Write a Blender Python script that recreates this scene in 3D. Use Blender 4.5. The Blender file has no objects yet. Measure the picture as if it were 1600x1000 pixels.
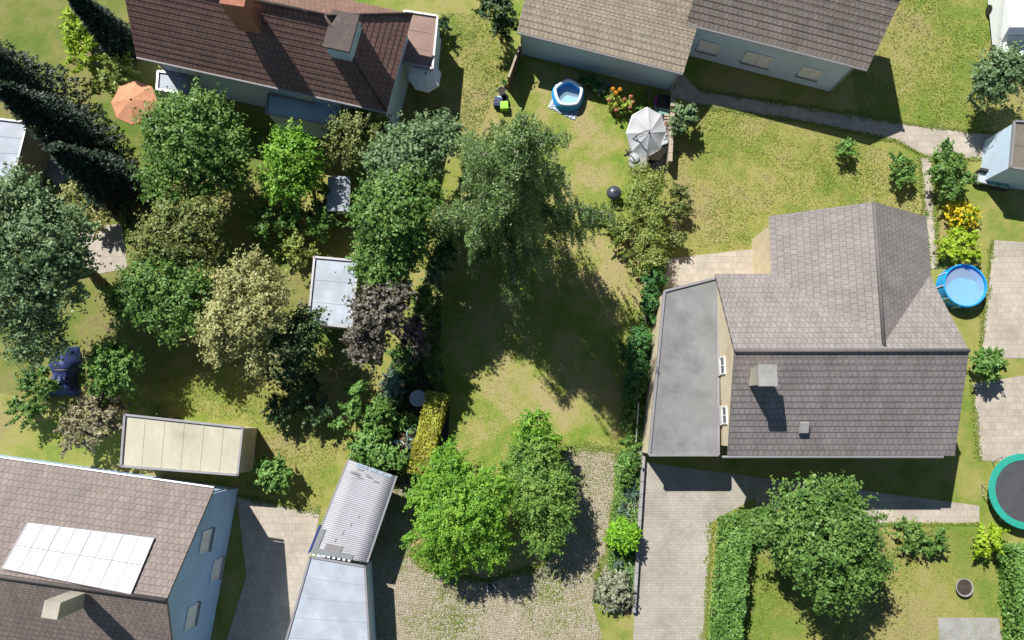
import bpy, math, random
import numpy as np
from mathutils import Vector, Matrix

# ------------------------------------------------------------------ camera, sky, sun, exposure
SC = bpy.context.scene
COL = SC.collection
CAM_H, TILT, FPX = 45.2, math.radians(8.0), 1142.0
cam_d = bpy.data.cameras.new('camera'); cam = bpy.data.objects.new('camera', cam_d); COL.objects.link(cam)
cam.location = (0, 0, CAM_H); cam.rotation_euler = (TILT, 0, 0)
cam_d.sensor_width = 36.0; cam_d.lens = 36.0 * FPX / 1600.0
cam_d.clip_start = 0.5; cam_d.clip_end = 2000.0
SC.camera = cam
SUN_EL = math.radians(49.0)
SDX, SDY = 0.56, -0.83                      # the way shadows fall on the ground
n_ = math.hypot(SDX, SDY); SDX /= n_; SDY /= n_
w = bpy.data.worlds.new('World'); SC.world = w; w.use_nodes = True
nt = w.node_tree; bg = nt.nodes['Background']
sky = nt.nodes.new('ShaderNodeTexSky'); sky.sky_type = 'NISHITA'; sky.sun_disc = False
sky.sun_elevation = SUN_EL; sky.sun_rotation = math.atan2(-SDX, -SDY)
nt.links.new(sky.outputs[0], bg.inputs[0]); bg.inputs[1].default_value = 0.055; sky.dust_density = 0.3; sky.ozone_density = 3.0
sun_d = bpy.data.lights.new('sun', 'SUN'); sun_d.energy = 5.0; sun_d.angle = math.radians(0.5); sun_d.color = (1.0, 0.985, 0.945)
sun = bpy.data.objects.new('sun', sun_d); COL.objects.link(sun)
sun.location = (-20, 30, 60)
sun.rotation_euler = Vector((SDX * math.cos(SUN_EL), SDY * math.cos(SUN_EL), -math.sin(SUN_EL))).to_track_quat('-Z', 'Y').to_euler()
SC.view_settings.view_transform = 'Standard'; SC.view_settings.look = 'None'
SC.view_settings.exposure = 0.5; SC.view_settings.gamma = 1.0; SC.view_settings.use_curve_mapping = False
SC.render.engine = 'CYCLES'
SC.cycles.use_denoising = True
SC.cycles.max_bounces = 6; SC.cycles.transparent_max_bounces = 12
rnd = random.Random(7)
RNG = np.random.default_rng(11)

# ------------------------------------------------------------------ survey: plan position of a spot in the photograph at height z
CT, ST = math.cos(TILT), math.sin(TILT)
def W(u, v, z=0.0):
    dx, dy = (u - 800) / FPX, (500 - v) / FPX
    d = Vector((dx, dy * CT + ST, dy * ST - CT))
    t = (z - CAM_H) / d.z
    return Vector((d.x * t, d.y * t, z))
def W2(u, v, z=0.0):
    p = W(u, v, z); return (p.x, p.y)

# ------------------------------------------------------------------ materials
MATS = {}
def newmat(name):
    m = bpy.data.materials.new(name); m.use_nodes = True; MATS[name] = m
    return m, m.node_tree, m.node_tree.nodes['Principled BSDF']
def nd(t, typ, **kw):
    n = t.nodes.new(typ)
    for k, v in kw.items(): setattr(n, k, v)
    return n
def coord(t, kind='Object', scale=None):
    tc = nd(t, 'ShaderNodeTexCoord')
    return tc.outputs[kind]
def noise(t, vec, scale, detail=4, rough=0.55, dist=0.0):
    n = nd(t, 'ShaderNodeTexNoise'); n.inputs['Scale'].default_value = scale
    n.inputs['Detail'].default_value = detail; n.inputs['Roughness'].default_value = rough; n.inputs['Distortion'].default_value = dist
    if vec is not None: t.links.new(vec, n.inputs['Vector'])
    return n.outputs['Fac']
def ramp(t, fac, stops):
    r = nd(t, 'ShaderNodeValToRGB'); el = r.color_ramp.elements
    while len(el) < len(stops): el.new(0.5)
    for e, (p, c) in zip(el, stops): e.position = p; e.color = (*c, 1)
    t.links.new(fac, r.inputs[0]); return r.outputs[0]
def mixc(t, fac, a, b, mode='MIX'):
    m = nd(t, 'ShaderNodeMix', data_type='RGBA', blend_type=mode)
    for sock, val in ((m.inputs[0], fac), (m.inputs[6], a), (m.inputs[7], b)):
        if isinstance(val, bpy.types.NodeSocket): t.links.new(val, sock)
        elif isinstance(val, (int, float)): sock.default_value = val
        else: sock.default_value = (*val, 1)
    return m.outputs[2]
def bump(t, h, strength, dist, bsdf):
    b = nd(t, 'ShaderNodeBump'); b.inputs['Strength'].default_value = strength; b.inputs['Distance'].default_value = dist
    t.links.new(h, b.inputs['Height']); t.links.new(b.outputs[0], bsdf.inputs['Normal'])
def plain(name, c, rough=0.6, var=0.18, scale=3.0, metal=0.0, bmp=0.0, bscale=30.0, dirt=None):
    m, t, b = newmat(name)
    v = coord(t)
    f = noise(t, v, scale, 5, 0.6)
    lo = tuple(x * (1 - var) for x in c); hi = tuple(min(1, x * (1 + var)) for x in c)
    col = ramp(t, f, [(0.3, lo), (0.7, hi)])
    if dirt:
        f2 = noise(t, v, scale * 0.37 + 0.1, 6, 0.65)
        k = ramp(t, f2, [(0.48, (0, 0, 0)), (0.7, (1, 1, 1))])
        col = mixc(t, k, col, dirt)
    t.links.new(col, b.inputs['Base Color'])
    b.inputs['Roughness'].default_value = rough; b.inputs['Metallic'].default_value = metal
    if bmp: bump(t, noise(t, v, bscale, 4), bmp, 0.02, b)
    return m
def leafmat(name, lo, mid, hi, trans=0.28, rough=0.5):
    m, t, b = newmat(name)
    at = nd(t, 'ShaderNodeAttribute'); at.attribute_name = 'tint'
    col = ramp(t, at.outputs['Fac'], [(0.12, lo), (0.5, mid), (0.9, hi)])
    t.links.new(col, b.inputs['Base Color']); b.inputs['Roughness'].default_value = rough
    b.inputs['Specular IOR Level'].default_value = 0.35
    tr = nd(t, 'ShaderNodeBsdfTranslucent'); t.links.new(mixc(t, 0.5, col, (hi[0] * 1.1, hi[1] * 1.1, hi[2] * 0.6)), tr.inputs[0])
    mx = nd(t, 'ShaderNodeMixShader'); mx.inputs[0].default_value = trans
    t.links.new(b.outputs[0], mx.inputs[1]); t.links.new(tr.outputs[0], mx.inputs[2])
    t.links.new(mx.outputs[0], t.nodes['Material Output'].inputs['Surface'])
    return m
def grassmat(name, dry, green, lush, soil, bias=0.5, seed=0.0):
    m, t, b = newmat(name)
    v = coord(t)
    mp = nd(t, 'ShaderNodeMapping'); mp.inputs['Location'].default_value = (seed, seed * 1.7, 0); t.links.new(v, mp.inputs[0]); v = mp.outputs[0]
    big = noise(t, v, 0.16, 3, 0.5); med = noise(t, v, 0.75, 5, 0.65); fine = noise(t, v, 9.0, 4, 0.7); vf = noise(t, v, 38.0, 2, 0.6)
    a = nd(t, 'ShaderNodeMath', operation='MULTIPLY_ADD'); t.links.new(big, a.inputs[0]); a.inputs[1].default_value = 0.9
    a2 = nd(t, 'ShaderNodeMath', operation='MULTIPLY_ADD'); t.links.new(med, a2.inputs[0]); a2.inputs[1].default_value = 0.75
    t.links.new(a2.outputs[0], a.inputs[2])
    a3 = nd(t, 'ShaderNodeMath', operation='MULTIPLY_ADD'); t.links.new(fine, a3.inputs[0]); a3.inputs[1].default_value = 0.45; a3.inputs[2].default_value = -1.02 + bias
    t.links.new(a3.outputs[0], a2.inputs[2])
    col = ramp(t, a.outputs[0], [(0.33, soil), (0.44, dry), (0.55, green), (0.70, lush)])
    col = mixc(t, 0.55, col, ramp(t, vf, [(0.25, (0.55, 0.55, 0.55)), (0.75, (1.3, 1.3, 1.25))]), 'MULTIPLY')
    t.links.new(col, b.inputs['Base Color']); b.inputs['Roughness'].default_value = 0.85; b.inputs['Specular IOR Level'].default_value = 0.15
    bump(t, mixc(t, 0.5, fine, vf), 0.9, 0.05, b)
    return m
def tilemat(name, c, c2, mortar):
    m, t, b = newmat(name)
    uv = coord(t, 'UV')
    br = nd(t, 'ShaderNodeTexBrick'); t.links.new(uv, br.inputs['Vector'])
    br.inputs['Color1'].default_value = (*c, 1); br.inputs['Color2'].default_value = (*c2, 1); br.inputs['Mortar'].default_value = (*mortar, 1)
    br.inputs['Scale'].default_value = 1.0; br.inputs['Brick Width'].default_value = 0.3; br.inputs['Row Height'].default_value = 0.36
    br.inputs['Mortar Size'].default_value = 0.018; br.inputs['Bias'].default_value = -0.1
    o = coord(t); f = noise(t, o, 0.8, 6, 0.7); f2 = noise(t, o, 6, 4, 0.7)
    col = mixc(t, 0.6, br.outputs['Color'], ramp(t, f, [(0.3, (0.72, 0.72, 0.70)), (0.7, (1.22, 1.2, 1.18))]), 'MULTIPLY')
    col = mixc(t, 0.35, col, ramp(t, f2, [(0.35, (0.6, 0.62, 0.55)), (0.65, (1.2, 1.2, 1.2))]), 'MULTIPLY')
    st = nd(t, 'ShaderNodeMapping'); st.inputs['Scale'].default_value = (1.6, 0.22, 1); t.links.new(uv, st.inputs[0])
    col = mixc(t, 0.5, col, ramp(t, noise(t, st.outputs[0], 1.0, 6, 0.7), [(0.35, (0.62, 0.62, 0.60)), (0.65, (1.15, 1.15, 1.15))]), 'MULTIPLY')
    ms = ramp(t, noise(t, o, 2.3, 7, 0.75), [(0.56, (0, 0, 0)), (0.66, (1, 1, 1))])
    col = mixc(t, mixc(t, 0.65, (0, 0, 0), ms), col, (0.17, 0.165, 0.12))
    t.links.new(col, b.inputs['Base Color']); b.inputs['Roughness'].default_value = 0.75
    bump(t, br.outputs['Fac'], -0.6, 0.03, b)
    return m

# ------------------------------------------------------------------ mesh collecting
class MB:
    def __init__(s): s.v = []; s.f = []
    def quad(s, *p):
        i = len(s.v); s.v += [tuple(q) for q in p]; s.f.append(tuple(range(i, i + len(p)))); return s
    def box(s, c, d, rz=0.0, rx=0.0, ry=0.0, taper=1.0):
        M = Matrix.Translation(Vector(c)) @ Matrix.Rotation(rz, 4, 'Z') @ Matrix.Rotation(ry, 4, 'Y') @ Matrix.Rotation(rx, 4, 'X')
        i = len(s.v); hx, hy, hz = d[0] / 2, d[1] / 2, d[2] / 2
        for z, k in ((-hz, 1.0), (hz, taper)):
            for x, y in ((-hx, -hy), (hx, -hy), (hx, hy), (-hx, hy)): s.v.append(tuple(M @ Vector((x * k, y * k, z))))
        for f in ((3, 2, 1, 0), (4, 5, 6, 7), (0, 1, 5, 4), (1, 2, 6, 5), (2, 3, 7, 6), (3, 0, 4, 7)): s.f.append(tuple(i + k for k in f))
        return s
    def prism(s, poly, z0, z1):
        area = sum(poly[k][0] * poly[(k + 1) % len(poly)][1] - poly[(k + 1) % len(poly)][0] * poly[k][1] for k in range(len(poly)))
        if area < 0: poly = poly[::-1]
        i = len(s.v); n = len(poly)
        for z in (z0, z1): s.v += [(p[0], p[1], z) for p in poly]
        s.f.append(tuple(i + k for k in reversed(range(n)))); s.f.append(tuple(i + n + k for k in range(n)))
        for k in range(n): s.f.append((i + k, i + (k + 1) % n, i + n + (k + 1) % n, i + n + k))
        return s
    def tube(s, pts, r, n=8, cap=True):
        pts = [Vector(p) for p in pts]; rs = r if isinstance(r, (list, tuple)) else [r] * len(pts)
        i0 = len(s.v); prev = None
        for k, p in enumerate(pts):
            d = (pts[min(k + 1, len(pts) - 1)] - pts[max(k - 1, 0)]).normalized()
            a = Vector((0, 0, 1)) if abs(d.z) < 0.9 else Vector((1, 0, 0))
            if prev is not None:
                a = prev
            x = d.cross(a); x = x.normalized() if x.length > 1e-6 else Vector((1, 0, 0))
            y = x.cross(d).normalized(); prev = y
            for j in range(n):
                t = 2 * math.pi * j / n; s.v.append(tuple(p + (x * math.cos(t) + y * math.sin(t)) * rs[k]))
        for k in range(len(pts) - 1):
            for j in range(n):
                a, b = i0 + k * n + j, i0 + k * n + (j + 1) % n
                s.f.append((a, b, b + n, a + n))
        if cap:
            s.f.append(tuple(i0 + j for j in reversed(range(n)))); s.f.append(tuple(i0 + (len(pts) - 1) * n + j for j in range(n)))
        return s
    def lathe(s, c, prof, n=20, closed=True):
        i0 = len(s.v)
        for r, z in prof:
            for j in range(n):
                t = 2 * math.pi * j / n; s.v.append((c[0] + r * math.cos(t), c[1] + r * math.sin(t), c[2] + z))
        for k in range(len(prof) - 1):
            for j in range(n):
                a, b = i0 + k * n + j, i0 + k * n + (j + 1) % n
                s.f.append((a, b, b + n, a + n))
        if closed: s.f.append(tuple(i0 + j for j in reversed(range(n)))); s.f.append(tuple(i0 + (len(prof) - 1) * n + j for j in range(n)))
        return s
    def build(s, name, mat, parent=None, smooth=False, uv=None):
        me = bpy.data.meshes.new(name); me.from_pydata(s.v, [], s.f); me.update()
        if uv:
            l = me.uv_layers.new(name='UVMap'); k = 0
            for f in s.f:
                for i in f: l.data[k].uv = uv[i]; k += 1
        if smooth: me.shade_smooth()
        return link(name, me, mat, parent)
def link(name, me, mat, parent=None):
    o = bpy.data.objects.new(name, me); COL.objects.link(o)
    if mat is not None: me.materials.append(MATS[mat] if isinstance(mat, str) else mat)
    if parent is not None:
        o.parent = parent; o.matrix_parent_inverse = Matrix.Translation(-parent.location) if parent.type == 'EMPTY' else Matrix.Identity(4)
        if parent.parent is not None and parent.type != 'EMPTY': o.matrix_parent_inverse = Matrix.Identity(4)
    return o
def tag(o, label=None, cat=None, group=None, kind=None):
    if label: o['label'] = label
    if cat: o['category'] = cat
    if group: o['group'] = group
    if kind: o['kind'] = kind
    return o
def thing(name, label, cat, loc, group=None):
    o = bpy.data.objects.new(name, None); COL.objects.link(o); o.location = loc; o.empty_display_size = 0.3
    return tag(o, label, cat, group)
def sub(o, parent):                     # a part (in world coordinates) under a part whose own frame is shifted
    o.parent = parent; o.matrix_parent_inverse = Matrix.Identity(4); return o
bpy.context.view_layer.update()

def np_mesh(name, V, F, mat, parent=None, tint=None, smooth=False):
    me = bpy.data.meshes.new(name)
    nv, nf, k = len(V), len(F), F.shape[1]
    me.vertices.add(nv); me.vertices.foreach_set('co', np.ascontiguousarray(V, dtype=np.float32).ravel())
    me.loops.add(nf * k); me.loops.foreach_set('vertex_index', np.ascontiguousarray(F, dtype=np.int32).ravel())
    me.polygons.add(nf); me.polygons.foreach_set('loop_start', np.arange(0, nf * k, k, dtype=np.int32))
    me.polygons.foreach_set('loop_total', np.full(nf, k, dtype=np.int32))
    if tint is not None:
        a = me.attributes.new('tint', 'FLOAT', 'POINT'); a.data.foreach_set('value', np.ascontiguousarray(tint, dtype=np.float32))
    me.update(calc_edges=True); me.validate()
    return link(name, me, mat, parent)
def unit(a): return a / (np.linalg.norm(a, axis=1, keepdims=True) + 1e-9)
def leaves(P, N, L, wr, tint, name, mat, parent, T=None):
    n = len(P); N = unit(N)
    R = RNG.normal(size=(n, 3)) if T is None else T
    t = unit(R - (R * N).sum(1, keepdims=True) * N); b = np.cross(N, t)
    L = L[:, None]; Wd = L * wr * 0.5
    V = np.empty((n, 4, 3)); V[:, 0] = P - t * L * 0.5; V[:, 2] = P + t * L * 0.5 - N * L * 0.12
    V[:, 1] = P + b * Wd + N * L * 0.06 - t * L * 0.05; V[:, 3] = P - b * Wd + N * L * 0.06 - t * L * 0.05
    return np_mesh(name, V.reshape(-1, 3), np.arange(n * 4).reshape(-1, 4), mat, parent, np.repeat(tint, 4))

# palette -----------------------------------------------------------------------------------------
grassmat('lawn_turf', (0.35, 0.305, 0.12), (0.25, 0.275, 0.06), (0.14, 0.235, 0.028), (0.37, 0.295, 0.15), 0.50)
grassmat('outer_turf', (0.32, 0.29, 0.10), (0.26, 0.265, 0.065), (0.155, 0.225, 0.035), (0.31, 0.25, 0.115), 0.50, 31.0)
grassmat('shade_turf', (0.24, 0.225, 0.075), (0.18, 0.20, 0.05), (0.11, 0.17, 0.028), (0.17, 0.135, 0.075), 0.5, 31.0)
leafmat('grass_blade', (0.36, 0.31, 0.11), (0.27, 0.30, 0.06), (0.17, 0.29, 0.035), 0.3)
plain('soil', (0.055, 0.042, 0.03), 0.95, 0.4, 4, bmp=0.8)
plain('paving_joint', (0.30, 0.255, 0.17), 0.95, 0.35, 5, bmp=0.6)
leafmat('paving_stone', (0.29, 0.245, 0.185), (0.335, 0.285, 0.22), (0.38, 0.335, 0.27), 0.0, 0.9)
plain('concrete_light', (0.42, 0.38, 0.31), 0.9, 0.14, 0.8, bmp=0.3, dirt=(0.30, 0.27, 0.22))
plain('concrete_grey', (0.30, 0.29, 0.27), 0.9, 0.16, 1.2, bmp=0.3, dirt=(0.2, 0.19, 0.17))
def slabmat(name, c, w_, h_):
    m, t, b = newmat(name); v = coord(t)
    br = nd(t, 'ShaderNodeTexBrick'); t.links.new(v, br.inputs['Vector']); br.inputs['Scale'].default_value = 1.0
    br.inputs['Brick Width'].default_value = w_; br.inputs['Row Height'].default_value = h_; br.inputs['Mortar Size'].default_value = 0.012
    br.inputs['Color1'].default_value = (*[x * .92 for x in c], 1); br.inputs['Color2'].default_value = (*[x * 1.07 for x in c], 1); br.inputs['Mortar'].default_value = (*[x * .72 for x in c], 1)
    col = mixc(t, 0.7, br.outputs['Color'], ramp(t, noise(t, v, 0.5, 7, 0.7), [(0.3, (0.62, 0.61, 0.58)), (0.7, (1.2, 1.2, 1.18))]), 'MULTIPLY')
    st = ramp(t, noise(t, v, 1.1, 6, 0.75, 1.0), [(0.62, (0, 0, 0)), (0.74, (1, 1, 1))]); col = mixc(t, mixc(t, 0.5, (0, 0, 0), st), col, tuple(x * .42 for x in c))
    mo = ramp(t, noise(t, v, 3.1, 6, 0.8), [(0.62, (0, 0, 0)), (0.7, (1, 1, 1))]); col = mixc(t, mixc(t, 0.45, (0, 0, 0), mo), col, (0.16, 0.17, 0.07))
    t.links.new(col, b.inputs['Base Color']); b.inputs['Roughness'].default_value = 0.9; bump(t, br.outputs['Fac'], -0.5, 0.02, b)
slabmat('drive_slabs', (0.37, 0.335, 0.285), 0.24, 0.16)
slabmat('terrace_slabs', (0.42, 0.365, 0.30), 0.4, 0.4)
plain('cream_render', (0.62, 0.52, 0.36), 0.9, 0.08, 1.5, dirt=(0.5, 0.4, 0.27))
plain('white_render_blue_shade', (0.50, 0.62, 0.75), 0.9, 0.05, 1.0, dirt=(0.44, 0.54, 0.65))  # white walls, the blue of sky-lit shade mixed into their colour
plain('white_render_deep_shade', (0.36, 0.53, 0.74), 0.9, 0.06, 1.0, dirt=(0.32, 0.46, 0.63))  # same white wall with stronger shade blue in its colour, for the shaded gable
plain('white_plastic', (0.75, 0.75, 0.74), 0.4, 0.05)
plain('white_cloth', (0.82, 0.81, 0.79), 0.85, 0.05, 2.0)
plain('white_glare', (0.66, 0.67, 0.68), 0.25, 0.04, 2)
plain('flat_roof_grey', (0.20, 0.197, 0.193), 0.9, 0.28, 0.9, bmp=0.3, dirt=(0.2, 0.2, 0.19))
plain('flat_roof_pale', (0.36, 0.39, 0.44), 0.7, 0.2, 0.9, dirt=(0.32, 0.34, 0.37))
plain('flat_roof_cream', (0.47, 0.43, 0.33), 0.9, 0.1, 0.8, bmp=0.3, dirt=(0.36, 0.33, 0.25))
plain('flat_roof_red', (0.26, 0.17, 0.14), 0.9, 0.15, 1.0, bmp=0.3)
plain('corrugated', (0.37, 0.37, 0.39), 0.6, 0.07, 0.9, dirt=(0.29, 0.28, 0.29))
plain('membrane', (0.20, 0.215, 0.22), 0.7, 0.1, 2)
plain('roof_stain_and_shadow', (0.22, 0.20, 0.195), 0.8, 0.1, 4)  # patch and seam marks, also the leaf shadows painted on the carport roof
plain('trim_metal', (0.35, 0.33, 0.34), 0.4, 0.08, 2, metal=0.4)
plain('trim_blue', (0.03, 0.05, 0.22), 0.5, 0.1)
plain('dark_metal', (0.02, 0.02, 0.022), 0.45, 0.2)
plain('grill_enamel', (0.05, 0.062, 0.08), 0.35, 0.2, 6)
plain('steel', (0.5, 0.5, 0.5), 0.3, 0.1, metal=0.9)
plain('wood_grey', (0.36, 0.29, 0.215), 0.85, 0.25, 5, bmp=0.4)
plain('wood_red', (0.24, 0.075, 0.035), 0.8, 0.2, 5)
plain('wood_brown', (0.14, 0.085, 0.05), 0.8, 0.3, 5)
plain('wood_tan', (0.45, 0.32, 0.18), 0.7, 0.18, 6)
plain('wood_dark', (0.035, 0.032, 0.035), 0.8, 0.3, 5)
plain('coping_tan', (0.40, 0.33, 0.24), 0.9, 0.15, 3, bmp=0.3)
plain('bark', (0.085, 0.06, 0.04), 0.95, 0.35, 7, bmp=0.7)
plain('birch_bark', (0.50, 0.47, 0.42), 0.8, 0.3, 5, dirt=(0.06, 0.055, 0.05))
plain('pool_blue', (0.012, 0.30, 0.68), 0.35, 0.08, 3)
plain('pool_white', (0.70, 0.75, 0.80), 0.35, 0.04, 3)
plain('pool_floor', (0.16, 0.40, 0.55), 0.5, 0.12, 2.5)
plain('far_pool', (0.01, 0.33, 0.78), 0.3, 0.12, 2)
plain('tarp_silver', (0.36, 0.42, 0.50), 0.35, 0.35, 8, metal=0.2)
plain('tarp_blue', (0.02, 0.035, 0.13), 0.6, 0.2)
plain('terracotta', (0.50, 0.22, 0.12), 0.85, 0.15, 4)
plain('terracotta_cloth', (0.52, 0.24, 0.13), 0.9, 0.08, 3)
plain('teal_plastic', (0.05, 0.36, 0.36), 0.4, 0.1)
plain('pale_blue_plastic', (0.35, 0.55, 0.66), 0.4, 0.1)
plain('teal_cushion', (0.20, 0.36, 0.32), 0.9, 0.1)
plain('lime_plastic', (0.30, 0.62, 0.03), 0.4, 0.06)
plain('navy_plastic', (0.02, 0.03, 0.09), 0.35, 0.15)
plain('sky_plastic', (0.06, 0.28, 0.62), 0.3, 0.1)
plain('purple_cloth', (0.28, 0.08, 0.42), 0.9, 0.1)
plain('pink_cloth', (0.60, 0.06, 0.30), 0.9, 0.1)
plain('grey_cloth', (0.42, 0.44, 0.46), 0.9, 0.08)
plain('table_glass', (0.24, 0.33, 0.36), 0.25, 0.08, 4)
plain('stone_pale', (0.50, 0.47, 0.44), 0.9, 0.25, 5)
plain('trampoline_pad', (0.02, 0.30, 0.22), 0.6, 0.08)
plain('trampoline_mat', (0.06, 0.06, 0.065), 0.7, 0.15)
plain('glass_pane', (0.04, 0.06, 0.08), 0.08, 0.1)
plain('car_paint', (0.75, 0.76, 0.78), 0.25, 0.03)
plain('brick_red', (0.35, 0.14, 0.09), 0.9, 0.2, 5)
tilemat('tile_brown', (0.22, 0.115, 0.092), (0.26, 0.14, 0.112), (0.075, 0.05, 0.045))
tilemat('tile_grey', (0.25, 0.21, 0.20), (0.29, 0.245, 0.23), (0.12, 0.10, 0.10))
tilemat('tile_mauve', (0.26, 0.225, 0.215), (0.285, 0.25, 0.24), (0.15, 0.13, 0.125))
tilemat('tile_umber', (0.22, 0.17, 0.155), (0.255, 0.20, 0.18), (0.11, 0.09, 0.085))
tilemat('tile_tan', (0.40, 0.32, 0.24), (0.45, 0.36, 0.275), (0.18, 0.15, 0.12))
tilemat('tile_taupe', (0.29, 0.235, 0.205), (0.33, 0.27, 0.235), (0.14, 0.115, 0.10))
m, t, b = newmat('water'); b.inputs['Base Color'].default_value = (0.75, 0.95, 1.0, 1); b.inputs['Roughness'].default_value = 0.03
b.inputs['Alpha'].default_value = 0.22; bump(t, noise(t, coord(t), 5, 2), 0.25, 0.03, b)
# leaves
leafmat('leaf_birch', (0.085, 0.15, 0.045), (0.17, 0.27, 0.09), (0.30, 0.40, 0.15), 0.25)
leafmat('leaf_bright', (0.109, 0.248, 0.0267), (0.186, 0.387, 0.0372), (0.296, 0.511, 0.0594), 0.3)
leafmat('leaf_apple', (0.0854, 0.189, 0.0372), (0.155, 0.305, 0.0594), (0.248, 0.412, 0.104), 0.28)
leafmat('leaf_fruit', (0.10, 0.21, 0.04), (0.18, 0.335, 0.055), (0.28, 0.42, 0.095), 0.3)
leafmat('leaf_mid', (0.0776, 0.165, 0.0327), (0.132, 0.255, 0.052), (0.202, 0.329, 0.0743), 0.25)
leafmat('leaf_sage', (0.0931, 0.156, 0.0624), (0.155, 0.248, 0.104), (0.24, 0.329, 0.149), 0.22)
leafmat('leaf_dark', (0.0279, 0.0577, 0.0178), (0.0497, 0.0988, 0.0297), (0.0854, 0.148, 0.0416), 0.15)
leafmat('leaf_spruce', (0.014, 0.028, 0.016), (0.026, 0.048, 0.027), (0.045, 0.075, 0.04), 0.1)
leafmat('leaf_ivy', (0.0342, 0.107, 0.0297), (0.0621, 0.182, 0.0446), (0.109, 0.264, 0.0594), 0.2)
leafmat('leaf_olive', (0.15, 0.205, 0.045), (0.26, 0.335, 0.07), (0.40, 0.43, 0.12), 0.28)
leafmat('leaf_moss', (0.116, 0.148, 0.0416), (0.186, 0.231, 0.0624), (0.265, 0.305, 0.0891), 0.25)
leafmat('leaf_hedge', (0.209, 0.181, 0.0417), (0.362, 0.362, 0.0417), (0.501, 0.514, 0.0695), 0.25)
leafmat('leaf_lime', (0.237, 0.362, 0.0209), (0.348, 0.501, 0.0278), (0.459, 0.584, 0.0556), 0.3)
leafmat('leaf_topiary', (0.125, 0.293, 0.0209), (0.222, 0.473, 0.025), (0.334, 0.612, 0.0417), 0.28)
leafmat('leaf_pale', (0.265, 0.278, 0.0973), (0.404, 0.404, 0.153), (0.528, 0.514, 0.237), 0.28)
leafmat('leaf_grey', (0.209, 0.23, 0.139), (0.32, 0.341, 0.222), (0.445, 0.459, 0.32), 0.2)
leafmat('leaf_blue', (0.0776, 0.14, 0.0966), (0.155, 0.248, 0.178), (0.248, 0.346, 0.253), 0.2)
leafmat('leaf_copper', (0.10, 0.085, 0.06), (0.175, 0.155, 0.115), (0.25, 0.22, 0.17), 0.2)
leafmat('leaf_purple', (0.0776, 0.0494, 0.052), (0.171, 0.123, 0.119), (0.404, 0.314, 0.267), 0.2)
leafmat('leaf_dry', (0.195, 0.167, 0.0973), (0.306, 0.265, 0.153), (0.389, 0.348, 0.209), 0.2)
leafmat('leaf_rose', (0.186, 0.248, 0.0446), (0.373, 0.461, 0.0743), (0.59, 0.659, 0.119), 0.28)
leafmat('petal_orange', (0.75, 0.28, 0.02), (0.8, 0.4, 0.03), (0.8, 0.5, 0.08), 0.2)
leafmat('petal_pink', (0.55, 0.16, 0.1), (0.62, 0.26, 0.16), (0.7, 0.35, 0.25), 0.2)
leafmat('petal_yellow', (0.62, 0.48, 0.01), (0.7, 0.56, 0.02), (0.75, 0.62, 0.05), 0.2)

# ------------------------------------------------------------------ the setting: ground sheets
def sheet(name, poly, z, mat):
    m = MB(); pts = [(*W2(u, v), z) for u, v in poly]
    a = sum(pts[k][0] * pts[(k + 1) % len(pts)][1] - pts[(k + 1) % len(pts)][0] * pts[k][1] for k in range(len(pts)))
    if a < 0: pts = pts[::-1]
    m.quad(*pts); o = m.build(name, mat); o['kind'] = 'structure'; return o
g = MB(); g.quad((-900, -900, 0), (900, -900, 0), (900, 900, 0), (-900, 900, 0)); go = g.build('ground', 'outer_turf'); go['kind'] = 'structure'
PLOT = [(806, 90), (1050, 150), (1040, 430), (1026, 500), (1001, 705), (992, 940), (985, 960), (640, 900), (486, 866), (545, 718), (640, 500), (720, 280), (780, 160)]
LAWN = [(806, 90), (1048, 150), (1044, 260), (1010, 430), (1008, 520), (985, 700), (878, 699), (880, 800), (850, 880), (760, 905), (660, 885), (640, 860), (700, 730), (702, 640), (668, 590), (650, 540), (672, 440), (702, 350), (748, 230), (780, 160)]
sheet('garden_bed', [(690, 440), (690, 560), (704, 640), (700, 735), (640, 765), (545, 720), (640, 500), (720, 280), (760, 200), (740, 300)], 0.006, 'soil')
sheet('garden_bed', [(1012, 420), (1042, 420), (1026, 500), (1004, 640), (1001, 705), (990, 700), (992, 540), (1008, 520)], 0.007, 'soil')
sheet('lawn', LAWN, 0.012, 'lawn_turf')
DRIVE = [(878, 698), (968, 703), (965, 760), (955, 800), (950, 860), (948, 890), (930, 905), (925, 940), (960, 1060), (575, 1060), (572, 878), (617, 745), (655, 742), (645, 800), (640, 862), (662, 888), (760, 908), (850, 882), (882, 800)]
sheet('driveway', DRIVE, 0.018, 'paving_joint')
sheet('garden_bed', [(968, 703), (1001, 705), (990, 945), (985, 962), (925, 940), (930, 905), (948, 890), (950, 860), (955, 800), (965, 760)], 0.009, 'soil')
sheet('neighbour_drive', [(1003, 722), (1180, 745), (1185, 775), (1112, 815), (1098, 1080), (985, 1080), (992, 950)], 0.02, 'drive_slabs')
sheet('terrace', [(1036, 405), (1215, 385), (1215, 440), (1036, 450)], 0.022, 'terrace_slabs')
sheet('terrace', [(1180, 745), (1530, 790), (1530, 818), (1370, 820), (1180, 790)], 0.022, 'terrace_slabs')
sheet('path', [(1052, 150), (1060, 110), (1090, 140), (1430, 195), (1560, 210), (1600, 225), (1700, 245), (1700, 280), (1560, 250), (1445, 245), (1400, 220), (1250, 190), (1090, 165)], 0.02, 'terrace_slabs')
sheet('path', [(1436, 246), (1456, 246), (1466, 420), (1452, 420)], 0.024, 'terrace_slabs')
sheet('terrace', [(1550, 375), (1620, 380), (1620, 560), (1530, 560)], 0.022, 'terrace_slabs')
sheet('terrace', [(1518, 600), (1640, 580), (1640, 720), (1530, 720)], 0.022, 'terrace_slabs')
sheet('terrace', [(1465, 965), (1560, 965), (1570, 1040), (1470, 1040)], 0.022, 'concrete_grey')
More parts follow.
